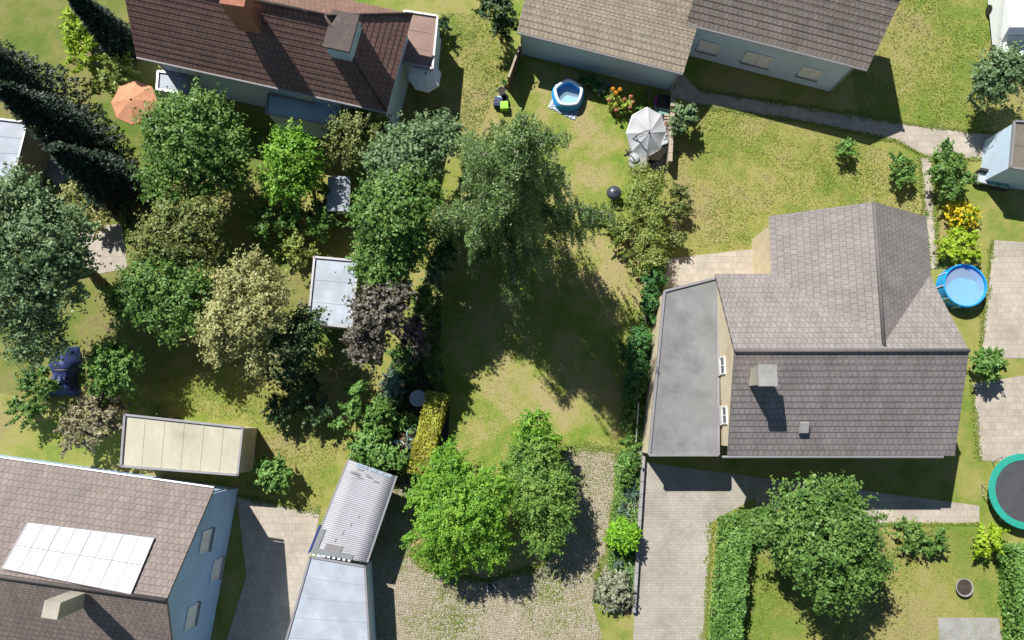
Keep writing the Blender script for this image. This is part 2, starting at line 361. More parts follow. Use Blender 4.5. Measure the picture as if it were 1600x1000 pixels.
sheet('courtyard', [(370, 775), (500, 800), (486, 868), (455, 1080), (330, 1080), (385, 900)], 0.02, 'terrace_slabs')
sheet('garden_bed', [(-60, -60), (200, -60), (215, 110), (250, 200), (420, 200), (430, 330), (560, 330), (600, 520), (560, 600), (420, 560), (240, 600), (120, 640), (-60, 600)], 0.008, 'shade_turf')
sheet('terrace', [(120, 355), (190, 350), (200, 420), (140, 430)], 0.024, 'terrace_slabs')
sheet('terrace', [(60, 200), (110, 215), (140, 260), (90, 290), (55, 260)], 0.024, 'concrete_grey')

def in_poly(P, poly):
    x, y = P[:, 0], P[:, 1]; r = np.zeros(len(P), bool); n = len(poly)
    for i in range(n):
        (x1, y1), (x2, y2) = poly[i], poly[(i + 1) % n]
        c = ((y1 > y) != (y2 > y)) & (x < (x2 - x1) * (y - y1) / (y2 - y1 + 1e-12) + x1); r ^= c
    return r
def scatter(polypx, n):
    poly = [W2(*p) for p in polypx]; A = np.array(poly); lo, hi = A.min(0), A.max(0)
    P = RNG.uniform(lo, hi, size=(n, 2)); return P[in_poly(P, poly)]

def vnoise(P, s, seed=0):
    P = P * s + seed * 17.3; i = np.floor(P).astype(int); f = P - i; f = f * f * (3 - 2 * f)
    h = lambda a, b: np.modf(np.abs(np.sin(a * 127.1 + b * 311.7 + seed) * 43758.5453))[0]
    a, b, c, d = h(i[:, 0], i[:, 1]), h(i[:, 0] + 1, i[:, 1]), h(i[:, 0], i[:, 1] + 1), h(i[:, 0] + 1, i[:, 1] + 1)
    return (a * (1 - f[:, 0]) + b * f[:, 0]) * (1 - f[:, 1]) + (c * (1 - f[:, 0]) + d * f[:, 0]) * f[:, 1]
def grass(name, polypx, n, label, z, hgt=0.05):
    P = scatter(polypx, n); n = len(P)
    nz = 0.6 * vnoise(P, 0.35, 1) + 0.4 * vnoise(P, 1.6, 2)
    keep = RNG.uniform(size=n) < 0.35 + nz; P = P[keep]; nz = nz[keep]; n = len(P)
    h = hgt * (0.5 + nz) * RNG.uniform(0.6, 1.4, n)
    N = RNG.normal(size=(n, 3)) * .6; N[:, 2] = np.abs(N[:, 2]) + 1.0
    P3 = np.c_[P, z + h * 0.5]
    o = leaves(P3, N, h * 2.4, 0.35, np.clip(nz * 0.9 + RNG.normal(0, 0.15, n), 0, 1), name, 'grass_blade', None)
    return tag(o, label, 'grass', kind='stuff')
grass('lawn_grass', LAWN, 40000, 'short patchy grass growing over the long garden lawn', 0.012, 0.024)

for k, (pl, n_g) in enumerate((([(1056, 165), (1250, 192), (1430, 248), (1436, 330), (1200, 345), (1200, 385), (1040, 400)], 22000), ([(1385, -30), (1600, -30), (1600, 215), (1430, 195), (1345, 185), (1330, 120)], 15000), ([(1150, 830), (1570, 830), (1580, 1030), (1140, 1030)], 22000), ([(250, 590), (560, 600), (500, 795), (372, 760), (385, 660), (210, 640)], 12000), ([(640, 130), (690, 20), (800, 20), (800, 100), (740, 220), (650, 180)], 10000))):
    grass('neighbour_grass', pl, n_g, ('short dry grass on the lawn right of the parasol', 'short dry grass in the top right corner', 'short grass on the lower right lawn', 'short grass behind the lower left house', 'short grass between brown house and outbuilding')[k], 0.0, 0.045)
def edge_grass(name, lines, label, per_m=70, wd=.09, hgt=.07, z=.02):
    P = []
    for ln in lines:
        for a, b in zip(ln[:-1], ln[1:]):
            A, B = np.array(W2(*a)), np.array(W2(*b)); n = int(np.linalg.norm(B - A) * per_m); t = RNG.uniform(0, 1, n)
            d = (B - A) / (np.linalg.norm(B - A) + 1e-9); q = A[None] + np.outer(t, B - A); nz = vnoise(q, 1.4, 8)
            P.append(q + np.outer(RNG.normal(0, 1, n) * wd * (.3 + 1.8 * nz ** 2), [-d[1], d[0]]))
    P = np.concatenate(P); n = len(P); h = hgt * RNG.uniform(.5, 1.4, n); N = RNG.normal(size=(n, 3)) * .6; N[:, 2] = np.abs(N[:, 2]) + 1
    tag(leaves(np.c_[P, z + h * .4], N, h * 2, .4, RNG.uniform(.2, 1, n), name, 'grass_blade', None), label, 'grass', kind='stuff')
edge_grass('edge_grass', [[(878, 698), (968, 703)], [(640, 862), (662, 888), (760, 908), (850, 882), (882, 800), (878, 698)], [(968, 703), (965, 760), (955, 800), (950, 860), (930, 905)]], 'ragged grass growing over the driveway edges', 260, .13)
edge_grass('edge_grass', [[(1090, 165), (1250, 190), (1400, 220), (1445, 245), (1560, 250)], [(1090, 140), (1430, 195), (1560, 210)], [(1436, 246), (1452, 420)], [(1456, 246), (1466, 420)], [(1112, 815), (1098, 1030)], [(1550, 375), (1530, 560)], [(1518, 600), (1530, 720)], [(1370, 820), (1530, 818)], [(370, 775), (500, 800)]], 'ragged grass along the edges of the neighbouring paths', 120, .1)
# driveway setts: real stones, too small to pick apart singly
def setts():
    poly = [W2(*p) for p in DRIVE]; A = np.array(poly); lo, hi = A.min(0), A.max(0)
    ang = math.radians(-7); ca, sa = math.cos(ang), math.sin(ang); c0 = (lo + hi) / 2; ext = np.hypot(*(hi - lo)) / 2
    V = []; F = []; T = []; row = 0; y = -ext
    while y < ext:
        rh = rnd.uniform(0.12, 0.155); x = -ext + rnd.uniform(0, 0.2)
        while x < ext:
            wd = rnd.uniform(0.11, 0.18); cx, cy = x + wd / 2, y + rh / 2
            px, py = c0[0] + cx * ca - cy * sa, c0[1] + cx * sa + cy * ca
            x += wd
            if rnd.random() < 0.02: continue
            V.append((px, py, wd - 0.014, rh - 0.014, rnd.gauss(0, 0.09), rnd.uniform(0.024, 0.032))); T.append(min(1, max(0, rnd.gauss(0.5, 0.22))))
        y += rh
    Q = np.array(V); k = in_poly(Q[:, :2], poly); Q = Q[k]; T = np.array(T)[k]
    n = len(Q); a = ang + Q[:, 4]; c, s = np.cos(a), np.sin(a)
    out = np.empty((n, 8, 3))
    for j, (sx, sy, top) in enumerate([(-1, -1, 0), (1, -1, 0), (1, 1, 0), (-1, 1, 0), (-1, -1, 1), (1, -1, 1), (1, 1, 1), (-1, 1, 1)]):
        kx = 0.5 * (0.9 if top else 1.0)
        lx, ly = sx * Q[:, 2] * kx, sy * Q[:, 3] * kx
        out[:, j, 0] = Q[:, 0] + lx * c - ly * s; out[:, j, 1] = Q[:, 1] + lx * s + ly * c
        out[:, j, 2] = (Q[:, 5] + RNG.normal(0, 0.003, n)) if top else 0.018
    base = np.array([(4, 5, 6, 7), (0, 1, 5, 4), (1, 2, 6, 5), (2, 3, 7, 6), (3, 0, 4, 7)])
    F = (base[None] + (np.arange(n) * 8)[:, None, None]).reshape(-1, 4)
    o = np_mesh('paving_stones', out.reshape(-1, 3), F, 'paving_stone', None, np.repeat(T, 8))
    tag(o, 'small worn grey-beige setts paving the driveway', 'paving', kind='stuff')
setts()
grass('joint_grass', DRIVE, 42000, 'weeds and moss tufts growing in the driveway joints', 0.03, 0.04)

# ------------------------------------------------------------------ foliage builders
def sphere_dirs(n, zmin=-0.35):
    z = RNG.uniform(zmin, 1, n); a = RNG.uniform(0, 2 * np.pi, n); r = np.sqrt(1 - z * z)
    return np.c_[r * np.cos(a), r * np.sin(a), z]
def crown(lobes, n, L, clump, mat, parent, name='crown', per=42, zmin=-0.35, up=0.55, wr=0.62, fill=0.55, spray=0.85):
    lobes = np.array(lobes, float); wgt = lobes[:, 3] * lobes[:, 4]; wgt /= wgt.sum()
    nc = max(6, n // per); li = RNG.choice(len(lobes), nc, p=wgt); lb = lobes[li]
    d = sphere_dirs(nc, zmin); rad = fill + (1.04 - fill) * RNG.uniform(size=nc) ** 0.6
    C = lb[:, :3] + d * lb[:, 3:6] * rad[:, None]
    C[:, 2] = np.maximum(C[:, 2], 0.12)
    cr = clump * RNG.uniform(0.6, 1.35, nc); ct = np.clip(RNG.normal(0.5, 0.27, nc), 0, 1)
    idx = RNG.integers(0, nc, n); q = RNG.normal(size=(n, 3)); q = unit(q) * (RNG.uniform(size=n) ** 0.5)[:, None]
    dd = unit(d * np.array([1, 1, .55]) + RNG.normal(0, .45, (nc, 3)))          # every clump is a spray along its own twig
    al = RNG.normal(0, 1.0, n); al = np.clip(al, -1.8, 2.2); side = (1.15 - .32 * np.clip(al, -.5, 2.2))
    P = C[idx] + q * (cr[idx] * .62 * side)[:, None] * np.array([1, 1, .75]) + dd[idx] * (al * cr[idx] * spray)[:, None]; P[:, 2] = np.maximum(P[:, 2], 0.05)
    N = d[idx] * 0.5 + q * 0.35 + RNG.normal(size=(n, 3)) * 0.45 + np.array([0, 0, up])
    ln = L * RNG.uniform(0.65, 1.3, n)
    t = np.clip(ct[idx] + RNG.normal(0, 0.14, n), 0, 1)
    o = leaves(P, N, ln, wr, t, name, mat, parent)
    return o, C
def limb_path(a, b, sag=0.0, n=5, wob=0.06):
    a, b = Vector(a), Vector(b); L = (b - a).length; pts = []
    for k in range(n):
        t = k / (n - 1); p = a.lerp(b, t); p.z += sag * math.sin(math.pi * t) * L
        if 0 < k < n - 1: p += Vector((rnd.gauss(0, wob * L * 0.5), rnd.gauss(0, wob * L * 0.5), rnd.gauss(0, wob * L * 0.3)))
        pts.append(p)
    return pts
def woody(base, C, height, r, parent, mat='bark', limbs=10, name='trunk', fork=0.35):
    m = MB(); b = Vector(base); top = Vector(C.mean(0)); top.z = max(top.z, height * 0.6)
    m.tube(limb_path(b + Vector((0, 0, -0.05)), top, 0, 6, 0.05), [r * (1.25 if k == 0 else 1 - 0.12 * k) for k in range(6)], 8)
    for k in RNG.choice(len(C), min(limbs, len(C)), replace=False):
        f = rnd.uniform(fork, 0.8); s = b.lerp(top, f)
        m.tube(limb_path(s, C[k], 0.06, 5), [r * 0.5, r * 0.38, r * 0.26, r * 0.16, r * 0.06], 5)
    return m.build(name, mat, parent, smooth=True)
def lobe(u, v, rpx, z, rz=None):         # a lobe seen at u,v with apparent radius rpx, centred at height z
    c = W(u, v, z); e = W(u + rpx, v, z); R = (e - c).length
    return (c.x, c.y, c.z, R, R, rz if rz else R * 0.8)
def tree(label, lobes, n, L, mat, trunk=0.16, clump=0.42, name='tree', cat='tree', bark='bark', group=None, limbs=12, lean=None, **kw):
    lb = [lobe(*l) for l in lobes]; A = np.array(lb); ctr = np.average(A[:, :2], axis=0, weights=A[:, 3] ** 2)
    base = (ctr[0], ctr[1], 0.0) if lean is None else (ctr[0] + lean[0], ctr[1] + lean[1], 0.0)
    T = thing(name, label, cat, base, group)
    o, C = crown(lb, n, L, clump, mat, T, **kw)
    woody(base, C, A[:, 2].mean(), trunk, T, bark, limbs)
    return T
def shrub(label, lobes, n, L, mat, clump=0.22, name='shrub', cat='shrub', group=None, **kw):
    lb = [lobe(*l) for l in lobes]; A = np.array(lb); base = (A[:, 0].mean(), A[:, 1].mean(), 0.0)
    T = thing(name, label, cat, base, group)
    kw.setdefault('zmin', -0.5)
    o, C = crown(lb, n, L, clump, mat, T, name='foliage', **kw)
    m = MB(); b = Vector(base)
    for k in RNG.choice(len(C), min(9, len(C)), replace=False):
        m.tube(limb_path(b + Vector((rnd.uniform(-.1, .1), rnd.uniform(-.1, .1), -0.03)), C[k], 0.05, 4), [0.03, 0.024, 0.016, 0.006], 5)
    m.build('stems', 'bark', T)
    return T

# ------------------------------------------------------------------ buildings
def slope(name, a, b, c, d, mat, parent, course=0.36, thick=0.16):
    """one tiled roof plane: a-b eave, d-c ridge; every course is a step of its own"""
    a, b, c, d = map(Vector, (a, b, c, d)); up = ((d + c) / 2 - (a + b) / 2)
    nrm = (b - a).cross(d - a).normalized()
    flip = nrm.z < 0
    if flip: nrm = -nrm
    n = max(2, int(up.length / course)); m = MB(); uv = []
    e = (b - a).normalized()
    def put(*ps):
        ps = list(ps)
        m.quad(*(ps[::-1] if flip else ps))
        for p in (ps[::-1] if flip else ps):
            r = Vector(p) - a; uv.append((r.dot(e), (r - e * r.dot(e)).length))
    for k in range(n):
        t0, t1 = k / n, (k + 1) / n
        l0, r0, l1, r1 = a.lerp(d, t0), b.lerp(c, t0), a.lerp(d, t1), b.lerp(c, t1)
        put(l0 + nrm * 0.018, r0 + nrm * 0.018, r1, l1)
        put(l0 - nrm * 0.0, r0 - nrm * 0.0, r0 + nrm * 0.018, l0 + nrm * 0.018)
    o = nrm * -thick
    put(d + o, c + o, b + o, a + o); put(a + o, b + o, b, a); put(b + o, c + o, c, b); put(d + o, a + o, a, d)
    return m.build(name, mat, parent, uv=uv)
def wind(parent, c, nx, ny, wd, ht, frame='white_plastic', door=False, pane='glass_pane'):
    """a window or door set on a wall facing (nx, ny): a frame proud of the wall, the pane a sub-part"""
    rz = math.atan2(ny, nx) - math.pi / 2
    rz = math.atan2(-nx, ny)
    M = Matrix.Translation(Vector(c)) @ Matrix.Rotation(rz, 4, 'Z')
    m = MB(); fr = 0.07
    def bx(x, z, dx, dz, y, dy): m.box(M @ Vector((x, y, z)), (dx, dy, dz), rz)
    bx(-wd / 2 + fr / 2, 0, fr, ht, 0.03, 0.1); bx(wd / 2 - fr / 2, 0, fr, ht, 0.03, 0.1)
    bx(0, ht / 2 - fr / 2, wd - 2 * fr, fr, 0.03, 0.098); bx(0, -ht / 2 + fr / 2, wd - 2 * fr, fr, 0.03, 0.098)
    if not door: bx(0, 0, 0.05, ht - 2 * fr, 0.028, 0.08)
    f = m.build('door' if door else 'window', frame, parent)
    p = MB(); p.box(M @ Vector((0, 0.02, 0)), (wd - 2 * fr + 0.01, 0.03, ht - 2 * fr + 0.01), rz)
    sub(p.build('pane' if pane == 'glass_pane' else 'shutter', pane), f); f.children[0].matrix_parent_inverse = Matrix.Identity(4)
    if not door:
        s = MB(); s.box(M @ Vector((0, 0.09, -ht / 2 - 0.03)), (wd + 0.12, 0.2, 0.05), rz); sub(s.build('sill', 'concrete_grey'), f)
    return f
def gable_house(name, label, p0, p1, ridge, ze, zr, mat, wallmat, over=0.45, hip1=0.0, hip0=0.0, windows=(), endwindows=(), end=1, pane='white_plastic'):
    """p0-p1: photographed eave on the camera's side, ridge: a spot on the ridge"""
    a, b = W(*p0, ze), W(*p1, ze); r = W(*ridge, zr)
    e = (b - a); Lx = e.length; e.normalize(); nrm = Vector((-e.y, e.x, 0))
    dist = (Vector((r.x, r.y, 0)) - Vector((a.x, a.y, 0))).dot(nrm); sg = 1 if dist > 0 else -1; dist = abs(dist); nn = nrm * sg
    P = lambda x, y, z: Vector((a.x, a.y, 0)) + e * x + nn * y + Vector((0, 0, z))
    ctr = P(Lx / 2, dist, 0); T = thing(name, label, 'house', ctr)
    rd0, rd1 = P(hip0, dist, zr), P(Lx - hip1, dist, zr)
    R1 = slope('roof', P(0, 0, ze), P(Lx, 0, ze), rd1, rd0, mat, T)
    R2 = slope('roof', P(0, 2 * dist, ze), P(Lx, 2 * dist, ze), rd1, rd0, mat, T)
    for h, x, rp in ((hip0, 0, rd0), (hip1, Lx, rd1)):
        if h: slope('roof', P(x, 0, ze), P(x, 2 * dist, ze), rp, rp, mat, T)
    m = MB(); m.tube([rd0 + Vector((0, 0, 0.03)), rd1 + Vector((0, 0, 0.03))], 0.11, 8)
    for h, x, rp in ((hip0, 0, rd0), (hip1, Lx, rd1)):
        if h:
            for y in (0, 2 * dist): m.tube([P(x, y, ze + 0.04), rp + Vector((0, 0, 0.03))], 0.09, 6)
    m.build('ridge_tiles', mat, T, smooth=True)
    # walls
    o = over; zt = ze - 0.10 + (zr - ze) * o / dist * 0.6
    m = MB(); x0, x1, y0, y1 = o, Lx - o, o, 2 * dist - o
    zg = zr - 0.3
    base = [P(x0, y0, 0), P(x1, y0, 0), P(x1, y1, 0), P(x0, y1, 0)]; tp = [P(x0, y0, zt), P(x1, y0, zt), P(x1, y1, zt), P(x0, y1, zt)]
    for k in range(4): m.quad(base[k], base[(k + 1) % 4], tp[(k + 1) % 4], tp[k])
    if not hip0: m.quad(tp[3], tp[0], P(x0, dist, zg))
    if not hip1: m.quad(tp[1], tp[2], P(x1, dist, zg))
    m.build('wall', wallmat, T)
    g1 = MB(); g1.tube([P(0.02, -0.07, ze - 0.06), P(Lx - 0.02, -0.07, ze - 0.06)], 0.07, 8); g1.build('gutter', 'trim_metal', T)
    for x in (x0 + .1, x1 - .1):
        g1 = MB(); g1.tube([P(x, -0.07, ze - 0.1), P(x, y0 - .08, ze - .5), P(x, y0 - .08, 0.02)], 0.045, 8); g1.build('downpipe', 'trim_metal', T)
    for x, z, wd, ht in windows:
        wind(T, P(x, y0, z), -nn.x, -nn.y, wd, ht, pane=pane)
    for y, z, wd, ht in endwindows:
        k = 1 if end == 1 else -1
        wind(T, P(x1 if end == 1 else x0, y, z), e.x * k, e.y * k, wd, ht, pane=pane)
    T['_x'] = 0; del T['_x']
    return T, P, dist, Lx, (R1, R2)
def chimney(parent, c, w_, d_, z0, z1, mat='brick_red', rz=0.0, cap='concrete_grey', pots=True):
    m = MB(); m.box((c[0], c[1], (z0 + z1) / 2), (w_, d_, z1 - z0), rz)
    ch = m.build('chimney', mat); sub(ch, parent)
    return ch
def on_roof(parent, name, mat, m, smooth=False):
    return sub(m.build(name, mat, smooth=smooth), parent)

# house with brown roof, upper left
HA, PA, dA, LA, RA = gable_house('house', 'brown tiled hipped house in the upper left with terracotta chimney', (213, 88), (604, 174), (470, 16), 5.0, 8.6, 'tile_brown', 'white_render_blue_shade', hip1=3.6, windows=((2.2, 3.6, 1.2, 1.2), (9.5, 3.6, 1.2, 1.2)))
c = W(382, 22, 8.6)
m = MB(); m.box((c.x, c.y, 8.9), (1.3, 0.9, 2.6), -0.15); ch = on_roof(RA[0], 'chimney', 'brick_red', m)
m = MB(); m.box((c.x, c.y, 10.26), (1.5, 1.1, 0.12), -0.15); on_roof(HA, 'chimney_cap', 'concrete_light', m); HA.children[-1].matrix_parent_inverse = Matrix.Translation(-HA.location)
# dormer on the brown roof
c = W(552, 66, 7.0); rz = math.atan2((PA(1, 0, 0) - PA(0, 0, 0)).y, (PA(1, 0, 0) - PA(0, 0, 0)).x)
m = MB(); m.box((c.x - 0.4, c.y, 7.35), (1.3, 2.0, 1.5), rz); m.build('dormer', 'white_render_blue_shade', HA)
m = MB(); m.box((c.x - 0.4, c.y, 8.17), (1.5, 2.2, 0.14), rz); m.build('dormer_roof', 'tile_brown', HA)
# flat white garden room and porch under its eave
def block(name, label, cat, px, z, mat, wall, edge=0.12, kids=()):
    poly = [W2(u, v, z) for u, v in px]; cx = sum(p[0] for p in poly) / len(poly); cy = sum(p[1] for p in poly) / len(poly)
    T = thing(name, label, cat, (cx, cy, 0))
    ins = [(cx + (p[0] - cx) * 0.96, cy + (p[1] - cy) * 0.96) for p in poly]
    m = MB(); m.prism(ins, 0, z - 0.14); m.build('wall', wall, T)
    m = MB(); m.prism(poly, z - 0.14, z); m.build('roof', mat, T)
    m = MB(); n = len(poly)
    for k in range(n):
        a, b = Vector((*poly[k], z + edge / 2)), Vector((*poly[(k + 1) % n], z + edge / 2)); d = (b - a)
        m.box((a + b) / 2, (d.length + 0.05 * (k % 2), 0.12, edge), math.atan2(d.y, d.x))
    m.build('roof_edge', 'trim_metal', T)
    if n == 4:
        A_, B_, C2, D2 = [Vector((*p, z + .012)) for p in poly]; ln = (D2 - A_).length if (D2 - A_).length > (B_ - A_).length else (B_ - A_).length
        k = int(ln / 1.0)
        for i in range(1, k):
            f = i / k
            a, b = (A_.lerp(D2, f), B_.lerp(C2, f)) if (D2 - A_).length > (B_ - A_).length else (A_.lerp(B_, f), D2.lerp(C2, f))
            d = b - a; mm = MB(); mm.box((a + b) / 2, (d.length * .95, .07, .012), math.atan2(d.y, d.x)); mm.build('roof_seam', mat, T)
    return T
block('garden_room', 'flat white garden room below the brown roof eave', 'extension', [(420, 148), (548, 168), (540, 200), (416, 178)], 2.7, 'white_render_blue_shade', 'white_render_blue_shade')
block('porch', 'small pale flat porch at the left end of the brown roofed house', 'porch', [(248, 112), (296, 120), (292, 148), (246, 140)], 2.6, 'flat_roof_pale', 'white_render_blue_shade')
block('side_extension', 'low reddish flat roofed extension at right of the brown house', 'extension', [(632, 18), (684, 26), (676, 108), (628, 98)], 2.8, 'flat_roof_red', 'white_render_blue_shade')
# annex and house along the top
HB, PB, dB, LB, RB = gable_house('outbuilding', 'low white outbuilding with tan tiled roof behind the pool', (808, 49), (1068, 114), (950, -40), 3.0, 4.9, 'tile_tan', 'white_render_blue_shade', over=0.18)
HB['category'] = 'outbuilding'
HB2, PB2, dB2, LB2, RB2 = gable_house('house', 'white house with taupe roof at the top right', (1072, 36), (1356, 108), (1236, -50), 4.2, 7.0, 'tile_taupe', 'white_render_blue_shade', windows=((2.0, 1.6, 1.3, 1.2), (5.2, 1.6, 1.8, 1.3), (8.6, 1.6, 1.3, 1.2)))
# house with T shaped mauve grey roof, right
def house_right():
    ze, zr = 4.6, 7.6
    yS, yN, yR = W(1330, 712, ze).y, W(1300, 428, ze).y, W(1330, 548, zr).y
    xL, xR = W(1148, 548, zr).x, W(1514, 548, zr).x
    T = thing('house', 'large house with mauve grey T shaped roof on the right', 'house', ((xL + xR) / 2, yR, 0))
    R1 = slope('roof', (xL + .3, yS, ze), (xR + .6, yS, ze), (xR, yR, zr), (xL, yR, zr), 'tile_mauve', T)
    slope('roof', (xL, yN, ze), (xR, yN, ze), (xR, yR, zr), (xL, yR, zr), 'tile_mauve', T)
    zr2 = zr - 0.25; xc = W(1366, 330, zr2).x; xa, xb = W(1204, 400, ze).x, W(1452, 400, ze).x; yt = W(1330, 338, ze).y
    slope('roof', (xa, yt, ze), (xa, yR - 0.3, ze), (xc, yR - 0.3, zr2), (xc, yt, zr2), 'tile_mauve', T)
    slope('roof', (xb, yt, ze), (xb, yR - 0.3, ze), (xc, yR - 0.3, zr2), (xc, yt, zr2), 'tile_mauve', T)
    m = MB(); m.tube([(xL, yR, zr + 0.03), (xR, yR, zr + 0.03)], 0.11); m.tube([(xc, yR, zr2 + 0.03), (xc, yt, zr2 + 0.03)], 0.11); m.build('ridge_tiles', 'tile_mauve', T, smooth=True)
    m = MB(); o = 0.5
    m.prism([(xL + o, yS + o), (xR - o, yS + o), (xR - o, yN - o), (xL + o, yN - o)], 0, ze - 0.02)
    for x in (xL + o, xR - o): m.quad((x, yS + o, ze - 0.02), (x, yN - o, ze - 0.02), (x, yR, zr - 0.35))
    m.build('wall', 'cream_render', T)
    m = MB(); m.prism([(xa + o, yN - 1), (xb - o, yN - 1), (xb - o, yt - 0.2), (xa + o, yt - 0.2)], 0, ze - 0.03)
    m.quad((xa + o, yt - 0.2, ze - 0.03), (xb - o, yt - 0.2, ze - 0.03), (xc, yt - 0.2, zr2 - 0.35)); m.build('wall', 'cream_render', T)
    m = MB(); m.tube([(xL, yS - 0.07, ze - 0.06), (xR, yS - 0.07, ze - 0.06)], 0.07, 8); m.build('gutter', 'trim_metal', T)
    for k, y in enumerate((yS + 2.2, yS + 5.0)): wind(T, Vector((xL + o, y, 3.7)), -1, 0, 1.0, 0.9)
    c = W(1190, 588, 7.6); m = MB(); m.box((c.x, c.y, 7.4), (0.75, 0.9, 2.0)); on_roof(R1, 'chimney', 'concrete_light', m)
    m = MB(); m.box((c.x, c.y, 8.46), (0.95, 1.1, 0.12)); on_roof(R1, 'chimney_cap', 'concrete_grey', m)
    c = W(1255, 668, 5.5); m = MB(); m.box((c.x, c.y, c.z + 0.12), (0.5, 0.6, 0.12), 0, math.radians(24)); on_roof(R1, 'roof_vent', 'concrete_grey', m)
    return T
house_right()
gp = [W2(1001, 706), W2(1024, 470), W2(1100, 450), W2(1100, 706)]
T = thing('garage', 'flat roofed garage with cream wall between the garden and the right house', 'garage', (gp[0][0] + 1.5, gp[0][1] + 4, 0))
m = MB(); m.prism(gp, 0, 2.86); m.build('wall', 'cream_render', T)
gx = [(gp[0][0] - 0.06, gp[0][1] - 0.06), (gp[1][0] - 0.06, gp[1][1] + 0.06), (gp[2][0] + 0.02, gp[2][1] + 0.06), (gp[3][0] + 0.02, gp[3][1] - 0.06)]
m = MB(); m.prism(gx, 2.86, 3.0); m.build('roof', 'flat_roof_grey', T)
m = MB()
for k in range(4):
    a, b = Vector((*gx[k], 3.05)), Vector((*gx[(k + 1) % 4], 3.05)); d = b - a; m.box((a + b) / 2, (d.length, 0.14, 0.12 - 0.006 * k), math.atan2(d.y, d.x))
m.build('roof_edge', 'trim_metal', T)
# house bottom left
HD, PD, dD, LD, RD = gable_house('house', 'house with taupe roof and white panel in the lower left corner', (-120, 700), (334, 764), (262, 938), 5.0, 8.3, 'tile_umber', 'white_render_deep_shade', endwindows=((3.0, 3.7, 1.2, 1.3), (7.0, 3.7, 1.2, 1.3), (5.0, 1.3, 1.2, 1.3)), end=1)
e = (PD(1, 0, 0) - PD(0, 0, 0)); rz = math.atan2(e.y, e.x)
up = (PD(0, dD, 8.3) - PD(0, 0, 5.0)).normalized(); nr = e.cross(up); nr = nr if nr.z > 0 else -nr
def on_slope(u, v, lift):
    a = W(u, v, 5.0); s = W(u, v, 8.3); o = PD(0, 0, 5.0); d = s - a; t = (o - a).dot(nr) / d.dot(nr); return a + d * t + nr * lift
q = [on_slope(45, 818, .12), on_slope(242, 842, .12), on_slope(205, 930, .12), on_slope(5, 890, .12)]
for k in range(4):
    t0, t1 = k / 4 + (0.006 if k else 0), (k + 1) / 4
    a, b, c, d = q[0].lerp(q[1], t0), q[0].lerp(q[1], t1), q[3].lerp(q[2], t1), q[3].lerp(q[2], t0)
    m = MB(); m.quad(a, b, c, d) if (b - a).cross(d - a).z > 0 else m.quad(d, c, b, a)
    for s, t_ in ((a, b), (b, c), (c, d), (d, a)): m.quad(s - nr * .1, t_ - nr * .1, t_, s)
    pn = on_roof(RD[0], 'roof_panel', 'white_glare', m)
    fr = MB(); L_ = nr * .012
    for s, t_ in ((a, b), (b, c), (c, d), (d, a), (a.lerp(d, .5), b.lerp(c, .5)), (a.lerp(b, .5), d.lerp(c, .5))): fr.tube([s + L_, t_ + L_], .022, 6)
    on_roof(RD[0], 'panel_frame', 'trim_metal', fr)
c = on_slope(112, 940, 0); m = MB(); m.box((c.x, c.y, c.z + 0.6), (0.75, 0.75, 2.0), rz); on_roof(RD[1], 'chimney', 'concrete_light', m)
block('shed', 'beige flat roofed shed behind the lower left house', 'shed', [(196, 648), (380, 668), (372, 742), (190, 728)], 2.8, 'flat_roof_cream', 'cream_render')
block('garage', 'pale grey flat roofed garage below the corrugated carport', 'garage', [(485, 870), (570, 885), (580, 1060), (430, 1060)], 2.5, 'flat_roof_pale', 'white_render_blue_shade', 0.06)
block('shed', 'light grey shed roof among the trees on the left', 'shed', [(492, 402), (560, 408), (550, 512), (482, 505)], 2.6, 'flat_roof_pale', 'wood_grey')
block('shed', 'pale shed roof at the far left edge', 'shed', [(-40, 182), (44, 192), (20, 288), (-50, 290)], 2.6, 'flat_roof_pale', 'wood_grey')
block('outbuilding', 'tan roofed outbuilding at the right edge beside the path', 'outbuilding', [(1584, 190), (1660, 195), (1660, 275), (1578, 262)], 3.0, 'tile_tan', 'white_render_blue_shade')

